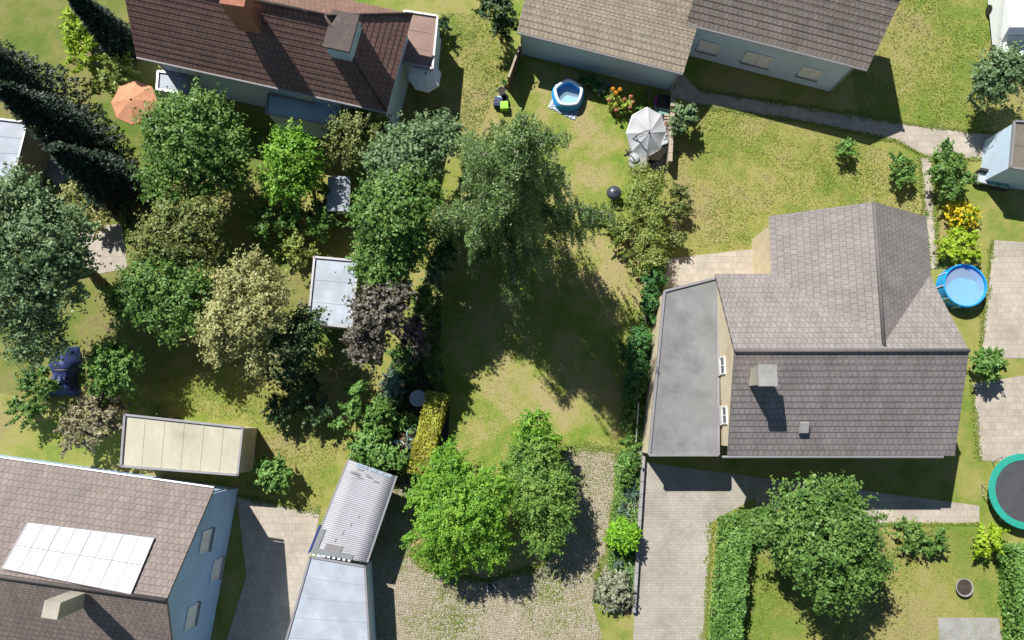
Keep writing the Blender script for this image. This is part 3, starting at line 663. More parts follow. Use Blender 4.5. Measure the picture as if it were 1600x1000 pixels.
# ------------------------------------------------------------------ trees in the garden
def birch():
    h = 17.0; base = W(780, 388); apex = W(816, 212, h)
    T = thing('birch_tree', 'tall weeping birch with pale limbs shading the middle of the lawn', 'tree', base)
    m = MB(); tr = limb_path(base + Vector((0, 0, -0.1)), apex, 0, 9, 0.02)
    m.tube(tr, [0.30, 0.25, 0.22, 0.19, 0.16, 0.13, 0.09, 0.06, 0.02], 10); m.build('trunk', 'birch_bark', T, smooth=True)
    P = []; TT = []; N = []; TN = []; LN = []
    lm = MB()
    for k in range(60):
        f = 0.24 + 0.73 * ((k + rnd.random()) / 60) ** 1.3
        s = base.lerp(apex, f); a = k * 2.4 + rnd.uniform(-0.4, 0.4)
        reach = (4.1 * (1 - max(0, f - 0.32) / 0.68) ** 0.95 + 0.75) * rnd.uniform(0.5, 1.15) * (0.9 if f < 0.3 else 1.0)
        d = Vector((math.cos(a), math.sin(a), 0)); rise = reach * rnd.uniform(0.15, 0.55)
        e = s + d * reach + Vector((0, 0, rise * 0.45)); mid = s + d * reach * 0.5 + Vector((0, 0, rise))
        pts = []
        for j in range(8):
            t = j / 7; p = (1 - t) ** 2 * s + 2 * t * (1 - t) * mid + t * t * e
            if j: p += Vector((rnd.gauss(0, .07), rnd.gauss(0, .07), rnd.gauss(0, .06)))
            pts.append(p)
        r0 = 0.075 * (1 - f * 0.6) + 0.015
        lm.tube(pts, [r0 * (1 - 0.85 * j / 7) for j in range(8)], 5)
        nsub = int(8 + reach * 6)
        ct = rnd.gauss(0.45, 0.18)
        for q in range(nsub):
            t = rnd.uniform(0.22, 1.0); x = t * 7; i = min(6, int(x)); p = pts[i].lerp(pts[i + 1], x - i)
            off = Vector((rnd.gauss(0, 1), rnd.gauss(0, 1), rnd.uniform(-0.2, 0.9))).normalized() * rnd.uniform(0.1, 0.75)
            tip = p + off
            if q % 3 == 0: lm.tube([p, p.lerp(tip, 0.5) + Vector((0, 0, .08)), tip], [0.018, 0.012, 0.004], 4)
            # twigs that hang down, leaves all along them
            for st in range(rnd.choice((1, 1, 2, 3))):
                ln = rnd.uniform(0.8, 3.2) * (1.0 if f < 0.8 else 0.6); ln = min(ln, tip.z - 0.8)
                if ln < 0.2: continue
                nl = int(ln * 20); q0 = tip + Vector((rnd.gauss(0, .13), rnd.gauss(0, .13), 0))
                drift = d * rnd.uniform(0.0, 0.25)
                zz = np.linspace(0, 1, nl)
                A = np.array(q0)[None] + np.outer(zz, np.array(drift) * ln) + np.c_[RNG.normal(0, .06, (nl, 2)), -zz * ln + RNG.normal(0, .05, nl)]
                P.append(A); NN = RNG.normal(size=(nl, 3)); NN[:, 2] = np.abs(NN[:, 2]) * 0.8 + 0.25; NN += np.array(d) * 0.5; N.append(NN)
                D = np.tile([[0, 0, -1.0]], (nl, 1)) + RNG.normal(0, 0.5, (nl, 3)); TN.append(D)
                TT.append(np.clip(ct + RNG.normal(0, .16, nl), 0, 1)); LN.append(RNG.uniform(0.085, 0.16, nl))
            # the spray at the twig's root
            nl = 28; A = np.array(p.lerp(tip, 0.7))[None] + RNG.normal(0, .15, (nl, 3)); P.append(A)
            NN = RNG.normal(size=(nl, 3)); NN[:, 2] += 0.9; N.append(NN); TN.append(RNG.normal(size=(nl, 3))); TT.append(np.clip(ct + .12 + RNG.normal(0, .15, nl), 0, 1)); LN.append(RNG.uniform(0.09, 0.16, nl))
    lm.build('limbs', 'birch_bark', T)
    P = np.concatenate(P); P[:, 2] = np.maximum(P[:, 2], .3)
    leaves(P, np.concatenate(N), np.concatenate(LN), 0.6, np.concatenate(TT), 'crown', 'leaf_birch', T, np.concatenate(TN))
birch()
tree('large bright green tree beside the carport at the bottom of the garden',
     [(722, 800, 62, 3.6), (672, 838, 34, 2.8), (700, 750, 38, 3.4), (765, 775, 40, 3.8), (668, 775, 30, 3.0), (752, 845, 44, 3.0), (700, 868, 32, 2.4), (702, 712, 22, 2.6)], 46000, 0.135, 'leaf_bright', 0.17, 0.30, per=46, fill=.45)
tree('mid green apple tree between the bright tree and the driveway',
     [(842, 770, 46, 3.4), (868, 800, 34, 3.0), (835, 715, 36, 3.2), (850, 840, 28, 2.4), (812, 740, 30, 3.0), (872, 755, 24, 3.0)], 27000, 0.13, 'leaf_fruit', 0.14, 0.29, per=44, fill=.45)
tree('slim bright young tree at the top edge of the bottom tree group',
     [(836, 664, 22, 3.2), (850, 690, 24, 2.8), (826, 688, 18, 2.6)], 4800, 0.16, 'leaf_bright', 0.08, 0.28, per=36)
tree('olive yellow leafed tree by the right hand boundary below the parasol',
     [(1010, 298, 22, 2.2), (1026, 282, 14, 2.0), (1022, 338, 18, 2.2), (994, 322, 18, 1.9), (1016, 375, 18, 2.0), (985, 355, 15, 1.6), (1000, 272, 14, 1.8), (970, 350, 12, 1.4), (1020, 405, 15, 1.8), (1000, 395, 12, 1.4)], 15000, 0.125, 'leaf_olive', 0.1, 0.32, per=40, fill=0.4)
# ------------------------------------------------------------------ shrubs and hedges inside the garden
def hedge(label, a, b, wd, h, n, L, mat, name='hedge', z0=0.1):
    A, B = Vector((*W2(*a), 0)), Vector((*W2(*b), 0)); d = (B - A); ln = d.length; d.normalize(); s = Vector((-d.y, d.x, 0))
    T = thing(name, label, 'hedge', (A + B) / 2)
    face = RNG.choice(5, n, p=[0.46, 0.2, 0.2, 0.07, 0.07]); u = RNG.uniform(0, 1, n); v = RNG.uniform(0, 1, n)
    x = np.where(face == 3, 0, np.where(face == 4, 1, u)); y = np.where(face == 1, 0, np.where(face == 2, 1, np.where(face >= 3, u, v))); z = np.where(face == 0, 1, np.where(face >= 3, v, v))
    wob = 1 + 0.16 * (vnoise(np.c_[x * ln, z * h + 5], 1.6, 3) - .5) * 2
    P = np.array(A)[None] + np.outer(x * ln, np.array(d)) + np.outer((y - .5) * wd * wob, np.array(s)); P[:, 2] = z0 + z * (h - z0) * (0.94 + 0.12 * vnoise(np.c_[x * ln, y * wd], 1.7, 4))
    P += RNG.normal(0, 0.06, (n, 3)); P[:, 2] = np.maximum(P[:, 2], .04)
    N = np.where((face == 0)[:, None], [[0, 0, 1.0]], np.outer(np.where(face == 1, -1, np.where(face == 2, 1, 0)), np.array(s)) + np.outer(np.where(face == 3, -1, np.where(face == 4, 1, 0)), np.array(d)))
    N = N + RNG.normal(0, .55, (n, 3)) + np.array([0, 0, .25])
    cl = vnoise(np.c_[x * ln + y * 1.3, y * wd + z * h], 2.6, 6)
    leaves(P, N, L * RNG.uniform(.6, 1.35, n), 0.55, np.clip(cl * .8 + .1 + RNG.normal(0, .15, n), 0, 1), 'foliage', mat, T)
    k = max(3, int(ln / 0.9))
    for i in range(k):
        p = A + d * ln * (i + .5) / k; m = MB(); m.tube([p + Vector((0, 0, -.05)), p + Vector((rnd.gauss(0, .05), rnd.gauss(0, .05), h * .8))], [.05, .02], 6); m.build('stem', 'bark', T)
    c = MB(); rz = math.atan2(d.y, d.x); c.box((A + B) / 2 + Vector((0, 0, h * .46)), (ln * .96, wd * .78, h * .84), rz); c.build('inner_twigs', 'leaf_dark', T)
    return T
hedge('clipped yellow green hedge beside the round table and its own long shadow', (687, 617), (657, 738), 1.2, 1.5, 9000, 0.15, 'leaf_hedge')
shrub('round bright green clipped bush by the driveway', [(974, 837, 22, 0.95, 0.85)], 4200, 0.16, 'leaf_topiary', 0.16, per=26, fill=0.85)
shrub('grey green shrub at the bottom right corner of the garden', [(955, 920, 22, 0.7), (972, 932, 18, 0.6), (948, 938, 14, 0.5), (968, 908, 14, .6)], 5000, 0.14, 'leaf_grey', 0.18, per=30)
shrub('loose light green bush above the yucca', [(978, 735, 16, 0.7), (984, 718, 13, 0.6), (975, 752, 11, 0.5)], 2600, 0.15, 'leaf_apple', 0.18)
shrub('low grey green cushion plant between yucca and round bush', [(972, 792, 8, 0.25), (978, 800, 7, 0.2)], 600, 0.09, 'leaf_blue', 0.1)
shrub('pale stonecrop cushion against the wall beside the yucca', [(988, 792, 7, 0.22)], 350, 0.09, 'leaf_grey', 0.09)
shrub('small blue green tuft under the round bush', [(966, 880, 7, 0.25)], 400, 0.1, 'leaf_blue', 0.09)
shrub('dark green glossy shrub by the cream garage wall', [(992, 590, 18, 1.1), (988, 612, 15, 0.9), (998, 570, 14, 1.1)], 3600, 0.16, 'leaf_ivy', 0.2)
shrub('dark green shrub in the birch shadow near the garage corner', [(990, 545, 18, 1.0), (1003, 528, 13, 1.1)], 2800, 0.16, 'leaf_ivy', 0.2)
shrub('deep green ivy covered shrub below the olive tree', [(1022, 440, 17, 1.3), (1018, 470, 15, 1.2), (1026, 415, 14, 1.4), (1022, 492, 10, .8)], 4600, 0.16, 'leaf_ivy', 0.2)
shrub('leafy strip of low plants beside the white rail', [(986, 640, 12, 0.4), (984, 662, 12, 0.35), (982, 685, 12, 0.4), (990, 700, 9, .4)], 2400, 0.14, 'leaf_apple', 0.14)
shrub('small green bush left of the wooden planter', [(915, 338, 10, 0.45), (927, 340, 8, 0.4)], 1100, 0.13, 'leaf_apple', 0.14)
shrub('sapling with yellow green sprays on the lawn edge', [(962, 384, 9, 0.7), (976, 398, 9, 0.6), (970, 412, 8, .5)], 750, 0.14, 'leaf_olive', 0.14, fill=0.2)
shrub('low sprawling plant with thin sprays under the olive tree', [(990, 412, 12, 0.5), (1000, 425, 10, .5)], 650, 0.13, 'leaf_olive', 0.16, fill=0.2)
shrub('yellow green sprouts left of the planter and under the olive tree', [(950, 345, 12, 0.7), (962, 358, 10, .7)], 1100, 0.14, 'leaf_olive', 0.14)
# boundary on the left, from top to bottom
shrub('narrow light leafed shrub hanging over the boundary near the bins', [(778, 200, 14, 2.2), (768, 228, 17, 2.6), (788, 222, 10, 1.8)], 2600, 0.15, 'leaf_moss', 0.22)
shrub('dark evergreen shrub on the boundary left of the birch', [(752, 252, 17, 3.0), (740, 278, 18, 3.0)], 3400, 0.15, 'leaf_ivy', 0.22)
shrub('mid green boundary bush beside the birch crown', [(728, 306, 17, 2.8), (718, 330, 17, 2.8), (712, 350, 14, 2.4)], 2400, 0.16, 'leaf_mid', 0.22)
shrub('shaded green boundary bush left of the birch', [(703, 370, 16, 2.4), (696, 392, 16, 2.4)], 2800, 0.15, 'leaf_ivy', 0.22)
shrub('pale green shrub at the lower left of the birch', [(686, 415, 17, 1.7), (676, 432, 13, 1.4)], 2800, 0.16, 'leaf_sage', 0.2)
shrub('bright tipped shrub deep in the boundary shade', [(663, 462, 14, 1.5), (655, 480, 11, 1.3)], 2000, 0.15, 'leaf_mid', 0.2)
shrub('purple leafed shrub on the left boundary', [(646, 512, 16, 1.7), (655, 528, 10, 1.4)], 2600, 0.15, 'leaf_purple', 0.2)
shrub('pinkish tipped bush beside the purple shrub', [(656, 545, 13, 1.3), (640, 552, 12, 1.3)], 1900, 0.15, 'leaf_copper', 0.2)
shrub('green bush below the purple shrub', [(622, 552, 13, 1.6), (630, 570, 12, 1.3)], 2000, 0.16, 'leaf_mid', 0.2)
shrub('dusty grey shrub in shade left of the round table', [(610, 595, 14, 1.3), (618, 608, 10, 1.0)], 1900, 0.14, 'leaf_blue', 0.18)
shrub('bright green bush on the boundary above the flower pots', [(592, 640, 17, 1.5), (580, 660, 15, 1.4), (606, 652, 12, 1.2)], 3200, 0.16, 'leaf_apple', 0.2)
shrub('broad bright green bush leaning over the carport roof edge', [(580, 700, 26, 1.8), (602, 714, 20, 1.8), (590, 680, 16, 1.4), (566, 706, 16, 1.9), (622, 722, 14, 1.6)], 7500, 0.17, 'leaf_apple', 0.24)
shrub('low leafy plant between round table and flower pots', [(630, 655, 11, 0.45), (646, 658, 9, 0.4), (615, 668, 8, .5)], 1700, 0.14, 'leaf_apple', 0.16)
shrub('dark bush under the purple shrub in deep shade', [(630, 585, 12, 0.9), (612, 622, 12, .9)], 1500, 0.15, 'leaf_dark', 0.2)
# top bed
shrub('dark leafy bush at the foot of the white outbuilding wall', [(920, 127, 9, 0.6), (930, 132, 8, .6), (912, 124, 6, .4)], 1500, 0.13, 'leaf_ivy', 0.15)
shrub('round blue grey bush between pool and orange flowers', [(943, 136, 10, 0.5)], 1100, 0.12, 'leaf_blue', 0.13, fill=.8)
T = shrub('rose bush with yellow green leaves and pink blooms', [(962, 160, 10, 0.8), (972, 165, 10, .7), (983, 160, 8, .8), (957, 152, 6, .8)], 1700, 0.13, 'leaf_rose', 0.15, fill=.3)
for i, (u, v) in enumerate(((986, 151), (988, 160), (984, 168), (963, 172), (952, 156), (976, 155))):
    c = W(u, v, 1.0); d = sphere_dirs(26, -0.2); leaves(np.array(c)[None] + d * .11, d + RNG.normal(0, .3, d.shape), np.full(26, .13), .8, RNG.uniform(.1, .9, 26), 'bloom', 'petal_pink', T)
T = shrub('tall stemmed plant with three orange flower heads', [(960, 146, 7, 0.7), (965, 150, 6, .6)], 500, 0.12, 'leaf_mid', 0.12)
for u, v in ((957.5, 139.5), (969, 140), (962.5, 145.5)):
    c = W(u, v, 1.35); d = sphere_dirs(70, -0.4); fl = leaves(np.array(c)[None] + d * .13, d + RNG.normal(0, .25, d.shape), np.full(70, .12), .8, RNG.uniform(.1, .9, 70), 'flower_head', 'petal_orange', T)
    m = MB(); m.tube([T.location, T.location.lerp(c, .5) + Vector((0, 0, .1)), c], [.015, .012, .01], 5); m.build('stem', 'leaf_mid', T)
shrub('light green sprawling plant between roses and parasol', [(1000, 176, 8, .35), (1012, 172, 8, .35), (994, 180, 6, .3)], 900, 0.13, 'leaf_apple', 0.13)
T = shrub('tuft of brown withered grass by the outbuilding wall', [(1013, 147, 4, .3)], 160, 0.16, 'leaf_dry', 0.12)
def cover(label, polypx, n, L, mat):
    P = scatter(polypx, n * 3)[:n]; n = len(P); nz = vnoise(P, 1.3, 9); k = RNG.uniform(size=n) < .25 + nz; P = P[k]; nz = nz[k]; n = len(P)
    N = RNG.normal(0, .6, (n, 3)); N[:, 2] += 1
    o = leaves(np.c_[P, .05 + nz * .22 * RNG.uniform(.3, 1, n)], N, L * RNG.uniform(.6, 1.3, n), .6, np.clip(nz + RNG.normal(0, .15, n), 0, 1), 'ground_cover', mat, None)
    tag(o, label, 'ground cover', kind='stuff')
cover('low green ground cover filling the driveway border', [(968, 703), (1001, 705), (990, 945), (925, 940), (948, 890), (955, 800)], 7000, .12, 'leaf_apple')
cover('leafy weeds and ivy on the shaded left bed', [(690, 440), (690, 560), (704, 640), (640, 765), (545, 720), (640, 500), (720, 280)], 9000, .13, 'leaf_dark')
cover('green weeds along the right hand bed by the garage', [(1012, 420), (1042, 420), (1026, 500), (1001, 705), (985, 700), (988, 540)], 5000, .13, 'leaf_apple')
# yucca
def yucca(label, u, v, r):
    b = W(u, v); T = thing('yucca', label, 'yucca', b); m = MB(); m.tube([b + Vector((0, 0, -.03)), b + Vector((0, 0, .3))], [.09, .08], 8); m.build('trunk', 'bark', T)
    k = MB()
    for i in range(46):
        a = i * 2.4; el = rnd.uniform(0.05, 1.2); L = r * rnd.uniform(.8, 1.1); d = Vector((math.cos(a) * math.cos(el), math.sin(a) * math.cos(el), math.sin(el))); s = Vector((-math.sin(a), math.cos(a), 0)) * .035
        o = b + Vector((0, 0, .3)); mid = o + d * L * .55; tip = o + d * L + Vector((0, 0, -.12 * L))
        k.quad(o - s * .6, o + s * .6, mid + s, mid - s); k.quad(mid - s, mid + s, tip)
    k.build('leaves', 'leaf_blue', T)
yucca('spiky blue green yucca in the driveway border', 985, 768, .72)

# ------------------------------------------------------------------ carport
def carport():
    z = 2.5
    A, B, C_, D = W(545, 718, z), W(618, 744, z), W(572, 879, z), W(486, 864, z)    # far left, far right, near right, near left
    ctr = (A + B + C_ + D) / 4; T = thing('carport', 'carport with pale grey corrugated roof left of the bright tree', 'carport', (ctr.x, ctr.y, 0))
    n = 46 * 6; V = []; F = []
    for i in range(n + 1):
        t = i / n; l, r = A.lerp(D, t), B.lerp(C_, t); h = 0.028 * math.sin(2 * math.pi * i / 6)
        for k in range(5):
            p = l.lerp(r, k / 4); V.append((p.x, p.y, p.z + h - 0.10 * (k / 4)))
    for i in range(n):
        for k in range(4):
            a = i * 5 + k; F.append((a, a + 5, a + 6, a + 1))
    o = np_mesh('roof', np.array(V), np.array(F), 'corrugated', T); o.data.shade_smooth()
    sm = o.modifiers.new('thickness', 'SOLIDIFY'); sm.thickness = 0.012; sm.offset = -1
    e1 = MB(); dz = Vector((0, 0, -.14)); d = C_ - B; e1.box((B + C_) / 2 + dz + Vector((.05, 0, 0)), (d.length, .1, .14), math.atan2(d.y, d.x)); e1.build('gutter', 'trim_metal', T)
    d = D - A; e1 = MB(); e1.box((A + D) / 2 + Vector((-.04, 0, -.06)), (d.length * .98, .07, .16), math.atan2(d.y, d.x)); e1.build('fascia', 'trim_metal', T)
    P = lambda x, y, h: (A.lerp(B, x)).lerp(D.lerp(C_, x), y) + Vector((0, 0, h - .1 * x))
    def strip(name, x0, x1, y0, y1, h, mat):
        m = MB(); a, b, c, d = P(x0, y0, h), P(x1, y0, h), P(x1, y1, h), P(x0, y1, h); q = Vector((0, 0, .02))
        m.quad(a, d, c, b)
        for s, t in ((a, b), (b, c), (c, d), (d, a)): m.quad(s - q, t - q, t, s)
        return m.build(name, mat, T)
    strip('edge_flashing', 0, .74, .945, 1.0, .05, 'membrane'); strip('edge_flashing', 0, .09, .74, .945, .048, 'membrane')
    strip('patch_sheet', .2, .5, .875, .945, .045, 'roof_stain_and_shadow')
    m = MB(); a, b = P(.0, .70, .03), P(.0, 1.0, .03); d = b - a; m.box((a + b) / 2 + Vector((-.12, 0, 0)), (d.length, .08, .1), math.atan2(d.y, d.x)); m.build('edge_board', 'trim_blue', T)
    for k in range(8):
        a = P(.02 + k * .092, 1.0, .02); b = P(.07 + k * .092, 1.0, .02); d = b - a
        m = MB(); m.box((a + b) / 2 + Vector((0, -.06, 0)), (d.length, .09, .07), math.atan2(d.y, d.x)); m.build('edge_block', 'white_plastic', T)
    # painted leaf shadows along the far edge and a walked line down the middle
    for k in range(9):
        x = rnd.uniform(.1, .75); y = rnd.uniform(.03, .16); strip('leaf_shadow', x, x + rnd.uniform(.04, .12), y, y + rnd.uniform(.008, .018), .034, 'roof_stain_and_shadow')
    for k in range(4):
        x = .58 - .085 * k; y = .52 + .095 * k; strip('seam', x, x + .012, y, y + rnd.uniform(.03, .07), .03, 'roof_stain_and_shadow')
    for k in range(5):
        x = .18 + k * .15; strip('edge_patch', x, x + rnd.uniform(.08, .14), .0, .035, .036, 'tarp_silver')
    for x, y in ((.06, .05), (.94, .05), (.94, .5), (.94, .95), (.06, .5), (.06, .95)):
        p = P(x, y, -.1); m = MB(); m.box((p.x, p.y, p.z / 2 - .02), (.1, .1, p.z - .02)); m.build('post', 'wood_brown', T)
    a, b = P(.04, .03, -.06), P(.04, .97, -.06)
    m = MB(); d = b - a; c = (a + b) / 2; m.box((c.x, c.y, 1.15), (d.length, .06, 2.3), math.atan2(d.y, d.x)); m.build('back_wall', 'wood_grey', T)
carport()

# ------------------------------------------------------------------ pool and things by the outbuilding
def pool():
    c = W(887, 152); R = 0.92
    T = thing('paddling_pool', 'blue and white inflatable paddling pool on the lawn', 'pool', c)
    n = 60
    def rad(a):      # rounded pentagon, one corner up
        k = 5; q = ((a - math.pi / 2) % (2 * math.pi / k)) - math.pi / k
        r = math.cos(math.pi / k) / math.cos(q); return R * (0.42 + 0.58 * min(.985, r * 1.04))
    def ring(name, rr, z, tube, mat, parent=T):
        V = []; F = []; ns = 10
        for i in range(n):
            a = 2 * math.pi * i / n; r = rad(a) + rr
            for j in range(ns):
                b_ = 2 * math.pi * j / ns; q = r + tube * math.cos(b_) * (1 + .03 * math.sin(a * 15)); V.append((c.x + q * math.cos(a), c.y + q * math.sin(a) * .98, z + tube * math.sin(b_)))
        for i in range(n):
            for j in range(ns): F.append((i * ns + j, ((i + 1) % n) * ns + j, ((i + 1) % n) * ns + (j + 1) % ns, i * ns + (j + 1) % ns))
        o = np_mesh(name, np.array(V), np.array(F), mat, parent); o.data.shade_smooth(); return o
    ring('wall_ring', .02, .17, .17, 'pool_blue'); ring('wall_ring', .01, .46, .15, 'pool_blue'); ring('rim', -.03, .63, .105, 'pool_white')
    for nm, z, mt, k in (('floor', .035, 'pool_floor', -.08), ('water', .22, 'water', -.12)):
        m = MB(); m.quad(*[(c.x + (rad(2 * math.pi * i / n) + k) * math.cos(2 * math.pi * i / n), c.y + (rad(2 * math.pi * i / n) + k) * math.sin(2 * math.pi * i / n) * .98, z) for i in range(n)]); m.build(nm, mt, T)
    for a in (2.6, .5): 
        m = MB(); r = rad(a); m.box((c.x + r * math.cos(a), c.y + r * math.sin(a), .72), (.18, .12, .02), a); m.build('seat_strap', 'pool_white', T)
pool()
def crumple(name, label, cat, px, mat, z=.03, amp=.07, n=26):
    P = [W(u, v) for u, v in px]; cx = sum((p for p in P), Vector()) / len(P)
    V = []; F = []
    for i in range(n + 1):
        for j in range(n + 1):
            p = P[0].lerp(P[1], i / n).lerp(P[3].lerp(P[2], i / n), j / n); V.append((p.x + rnd.gauss(0, .02), p.y + rnd.gauss(0, .02), z + abs(rnd.gauss(0, amp * .5)) + .01))
    for i in range(n):
        for j in range(n):
            a = i * (n + 1) + j; F.append((a, a + n + 1, a + n + 2, a + 1))
    o = np_mesh(name, np.array(V), np.array(F), mat); return tag(o, label, cat)
crumple('groundsheet', 'crumpled silver groundsheet sticking out below the paddling pool', 'groundsheet', [(856, 168), (863, 152), (905, 174), (897, 188)], 'tarp_silver')

def slat_fence(label, a, b, h, mat, post, n=11, gap=.3):
    A, B = Vector((*W2(*a), 0)), Vector((*W2(*b), 0)); d = B - A; ln = d.length; rz = math.atan2(d.y, d.x); d.normalize(); s = Vector((-d.y, d.x, 0))
    T = thing('slat_fence', label, 'fence', (A + B) / 2)
    for k in range(3):
        p = A.lerp(B, k / 2); m = MB(); m.box((p.x, p.y, h / 2 - .02), (.1, .1, h + .06), rz); m.build('post', post if k == 0 else mat, T)
    ph = h / n; bm = MB(); bm.box((0, 0, 0), (ln / 2 - .12, .022, ph * (1 - gap)), rz); me = None
    for k in range(n):
        for q in (0.25, 0.75):
            p = A.lerp(B, q) + s * .0; z = (k + .5) * ph + .02
            if me is None: o = bm.build('slat', mat, T); me = o.data
            else: o = link('slat', me, None, T)
            o.location = (p.x, p.y, z)
    m = MB(); p = (A + B) / 2; m.box((p.x, p.y, h + .035), (ln + .08, .13, .03), rz); m.build('cap_rail', 'wood_grey', T)
    return T
slat_fence('brown slatted fence panel at the top left corner of the garden', (795, 141), (812, 93), 1.85, 'wood_brown', 'wood_red', gap=.16)

# bins and tubs by the fence
def tub(name, label, cat, u, v, w_, d_, h, mat, rz=0.1, lid=None, group=None, rim=True):
    c = W(u, v); T = thing(name, label, cat, c, group)
    m = MB(); t = .025
    m.box((c.x, c.y, .02 + h * .0), (w_ * .9, d_ * .9, .04), rz)
    for sx, sy, dx, dy in ((0, 1, w_, t), (0, -1, w_, t), (1, 0, t, d_ - 2 * t), (-1, 0, t, d_ - 2 * t)):
        o = Matrix.Rotation(rz, 3, 'Z') @ Vector((sx * (w_ / 2 - t / 2), sy * (d_ / 2 - t / 2), 0)); m.box((c.x + o.x, c.y + o.y, .02 + h / 2), (dx, dy, h), rz)
    m.build('body', mat, T)
    if lid:
        m = MB(); m.box((c.x, c.y, h + .05), (w_ + .05, d_ + .05, .05), rz, taper=.92); m.box((c.x, c.y, h + .09), (w_ * .7, d_ * .7, .03), rz, taper=.9); m.build('lid', lid, T)
    m = MB(); o = Matrix.Rotation(rz, 3, 'Z') @ Vector((0, -d_ / 2 - .03, 0)); m.box((c.x + o.x, c.y + o.y, h * .85), (w_ * .4, .05, .04), rz); m.build('handle', mat, T)
    return T
tub('storage_bin', 'lime green lidded box among the bins by the fence', 'box', 788, 169, .48, .48, .45, 'lime_plastic', .05, 'lime_plastic')
tub('storage_bin', 'dark navy crate with blue lid left of the lime box', 'crate', 778.5, 163, .5, .55, .4, 'navy_plastic', -.2, 'navy_plastic')
tub('toy_basket', 'small bright blue basket just behind the navy crate', 'basket', 780.5, 156, .22, .22, .3, 'sky_plastic', .3, 'pale_blue_plastic')
tub('storage_bin', 'black open tub behind the lime green box', 'tub', 787, 157, .5, .45, .38, 'wood_dark', .3)
def barrel(name, label, cat, u, v, r, h, mat, lid=None, inside='soil', plant=None):
    c = W(u, v); T = thing(name, label, cat, c)
    m = MB(); m.lathe(c, [(r * .72, 0), (r * .8, h * .3), (r * .97, h * .93), (r * 1.06, h * .94), (r * 1.06, h), (r * .94, h), (r * .9, h * .86)], 18); m.build('body', mat, T, smooth=False)
    m = MB(); m.lathe((c.x, c.y, h * .84), [(r * .905, 0), (r * .88, .02)], 18); m.build('soil' if inside == 'soil' else 'content', inside, T)
    if plant:
        lb = [(c.x, c.y, h + r * .5, r * 1.1, r * 1.1, r * .8)]; crown(lb, 160, .1, .1, plant, T, name='foliage', per=20)
    return T
barrel('plant_tub', 'navy round tub at the fence end post', 'tub', 784, 146, .24, .42, 'navy_plastic')
barrel('plant_pot', 'small whitish pot beside the fence end post', 'pot', 789, 132, .17, .3, 'stone_pale', plant='leaf_apple')
barrel('plant_pot', 'terracotta pot at the foot of the roses', 'pot', 966, 178, .22, .32, 'terracotta', plant='leaf_apple')
barrel('plant_pot', 'smaller terracotta pot left of the rose bush', 'pot', 954, 171, .16, .26, 'terracotta', plant='leaf_rose')
# pots near the hedge
barrel('plant_pot', 'white rimmed round pot in the pot cluster left of the hedge', 'pot', 627, 694, .2, .34, 'white_plastic')
barrel('plant_pot', 'grey round pot at the right of the pot cluster', 'pot', 634, 688.5, .18, .32, 'grey_cloth')
barrel('plant_pot', 'wide terracotta pot at the bottom of the pot cluster', 'pot', 632, 701, .24, .3, 'terracotta')
barrel('plant_pot', 'small terracotta pot at the top of the pot cluster', 'pot', 628, 681, .19, .3, 'terracotta')
barrel('bucket', 'teal bucket wedged between the pots and the hedge', 'bucket', 639, 697, .14, .3, 'teal_plastic')
barrel('planter', 'pale blue round planter with leaves touching the hedge', 'planter', 646, 678, .36, .45, 'pale_blue_plastic', plant='leaf_apple')
def watering_can(label, u, v):
    c = W(u, v); T = thing('watering_can', label, 'watering can', c)
    m = MB(); m.lathe(c, [(.14, 0), (.15, .04), (.14, .27), (.1, .3)], 16); m.build('body', 'pale_blue_plastic', T)
    m = MB(); m.tube([c + Vector((-.12, 0, .08)), c + Vector((-.3, .05, .25)), c + Vector((-.38, .07, .36))], [.035, .025, .02], 8); m.lathe(c + Vector((-.38, .07, .35)), [(.02, 0), (.06, .04), (.06, .05)], 10); m.build('spout', 'pale_blue_plastic', T)
    m = MB(); m.tube([c + Vector((.14, 0, .08)), c + Vector((.26, 0, .2)), c + Vector((.16, 0, .36)), c + Vector((-.06, 0, .33))], .016, 6); m.build('handle', 'teal_plastic', T)
watering_can('pale blue watering can at the left of the pot cluster', 620, 690)
# round table
def round_table(name, label, u, v, r, h, top, leg, legs=3):
    c = W(u, v, 0); T = thing(name, label, 'table', c)
    m = MB(); m.lathe((c.x, c.y, h - .04), [(r * .97, 0), (r, .012), (r, .03), (r * .97, .04)], 36); m.build('tabletop', top, T)
    m = MB(); m.lathe((c.x, c.y, h - .012), [(r * 1.02, -.02), (r * 1.03, .0), (r * 1.0, .03), (r * .985, .016)], 36); m.build('rim', 'grey_cloth' if top == 'table_glass' else top, T)
    for k in range(legs):
        a = k * 2 * math.pi / legs + .4; m = MB(); m.tube([(c.x + r * .2 * math.cos(a), c.y + r * .2 * math.sin(a), h - .04), (c.x + r * .35 * math.cos(a), c.y + r * .35 * math.sin(a), h * .5), (c.x + r * .75 * math.cos(a), c.y + r * .75 * math.sin(a), .01)], .02, 6); m.build('leg', leg, T)
    return T
round_table('garden_table', 'round pale glass table in shade at the hedge end', 655, 623, .5, .7, 'table_glass', 'dark_metal')
c = W(657.5, 619, .7); T = thing('trowel', 'small pale garden trowel lying on the round shaded table', 'trowel', c)
m = MB(); m.quad((c.x - .05, c.y - .02, .735), (c.x + .04, c.y - .06, .735), (c.x + .14, c.y + .08, .735), (c.x + .04, c.y + .1, .74)); m.build('blade', 'steel', T)
m = MB(); m.tube([(c.x - .02, c.y - .05, .73), (c.x - .12, c.y - .22, .735)], .018, 6); m.build('grip', 'wood_tan', T)

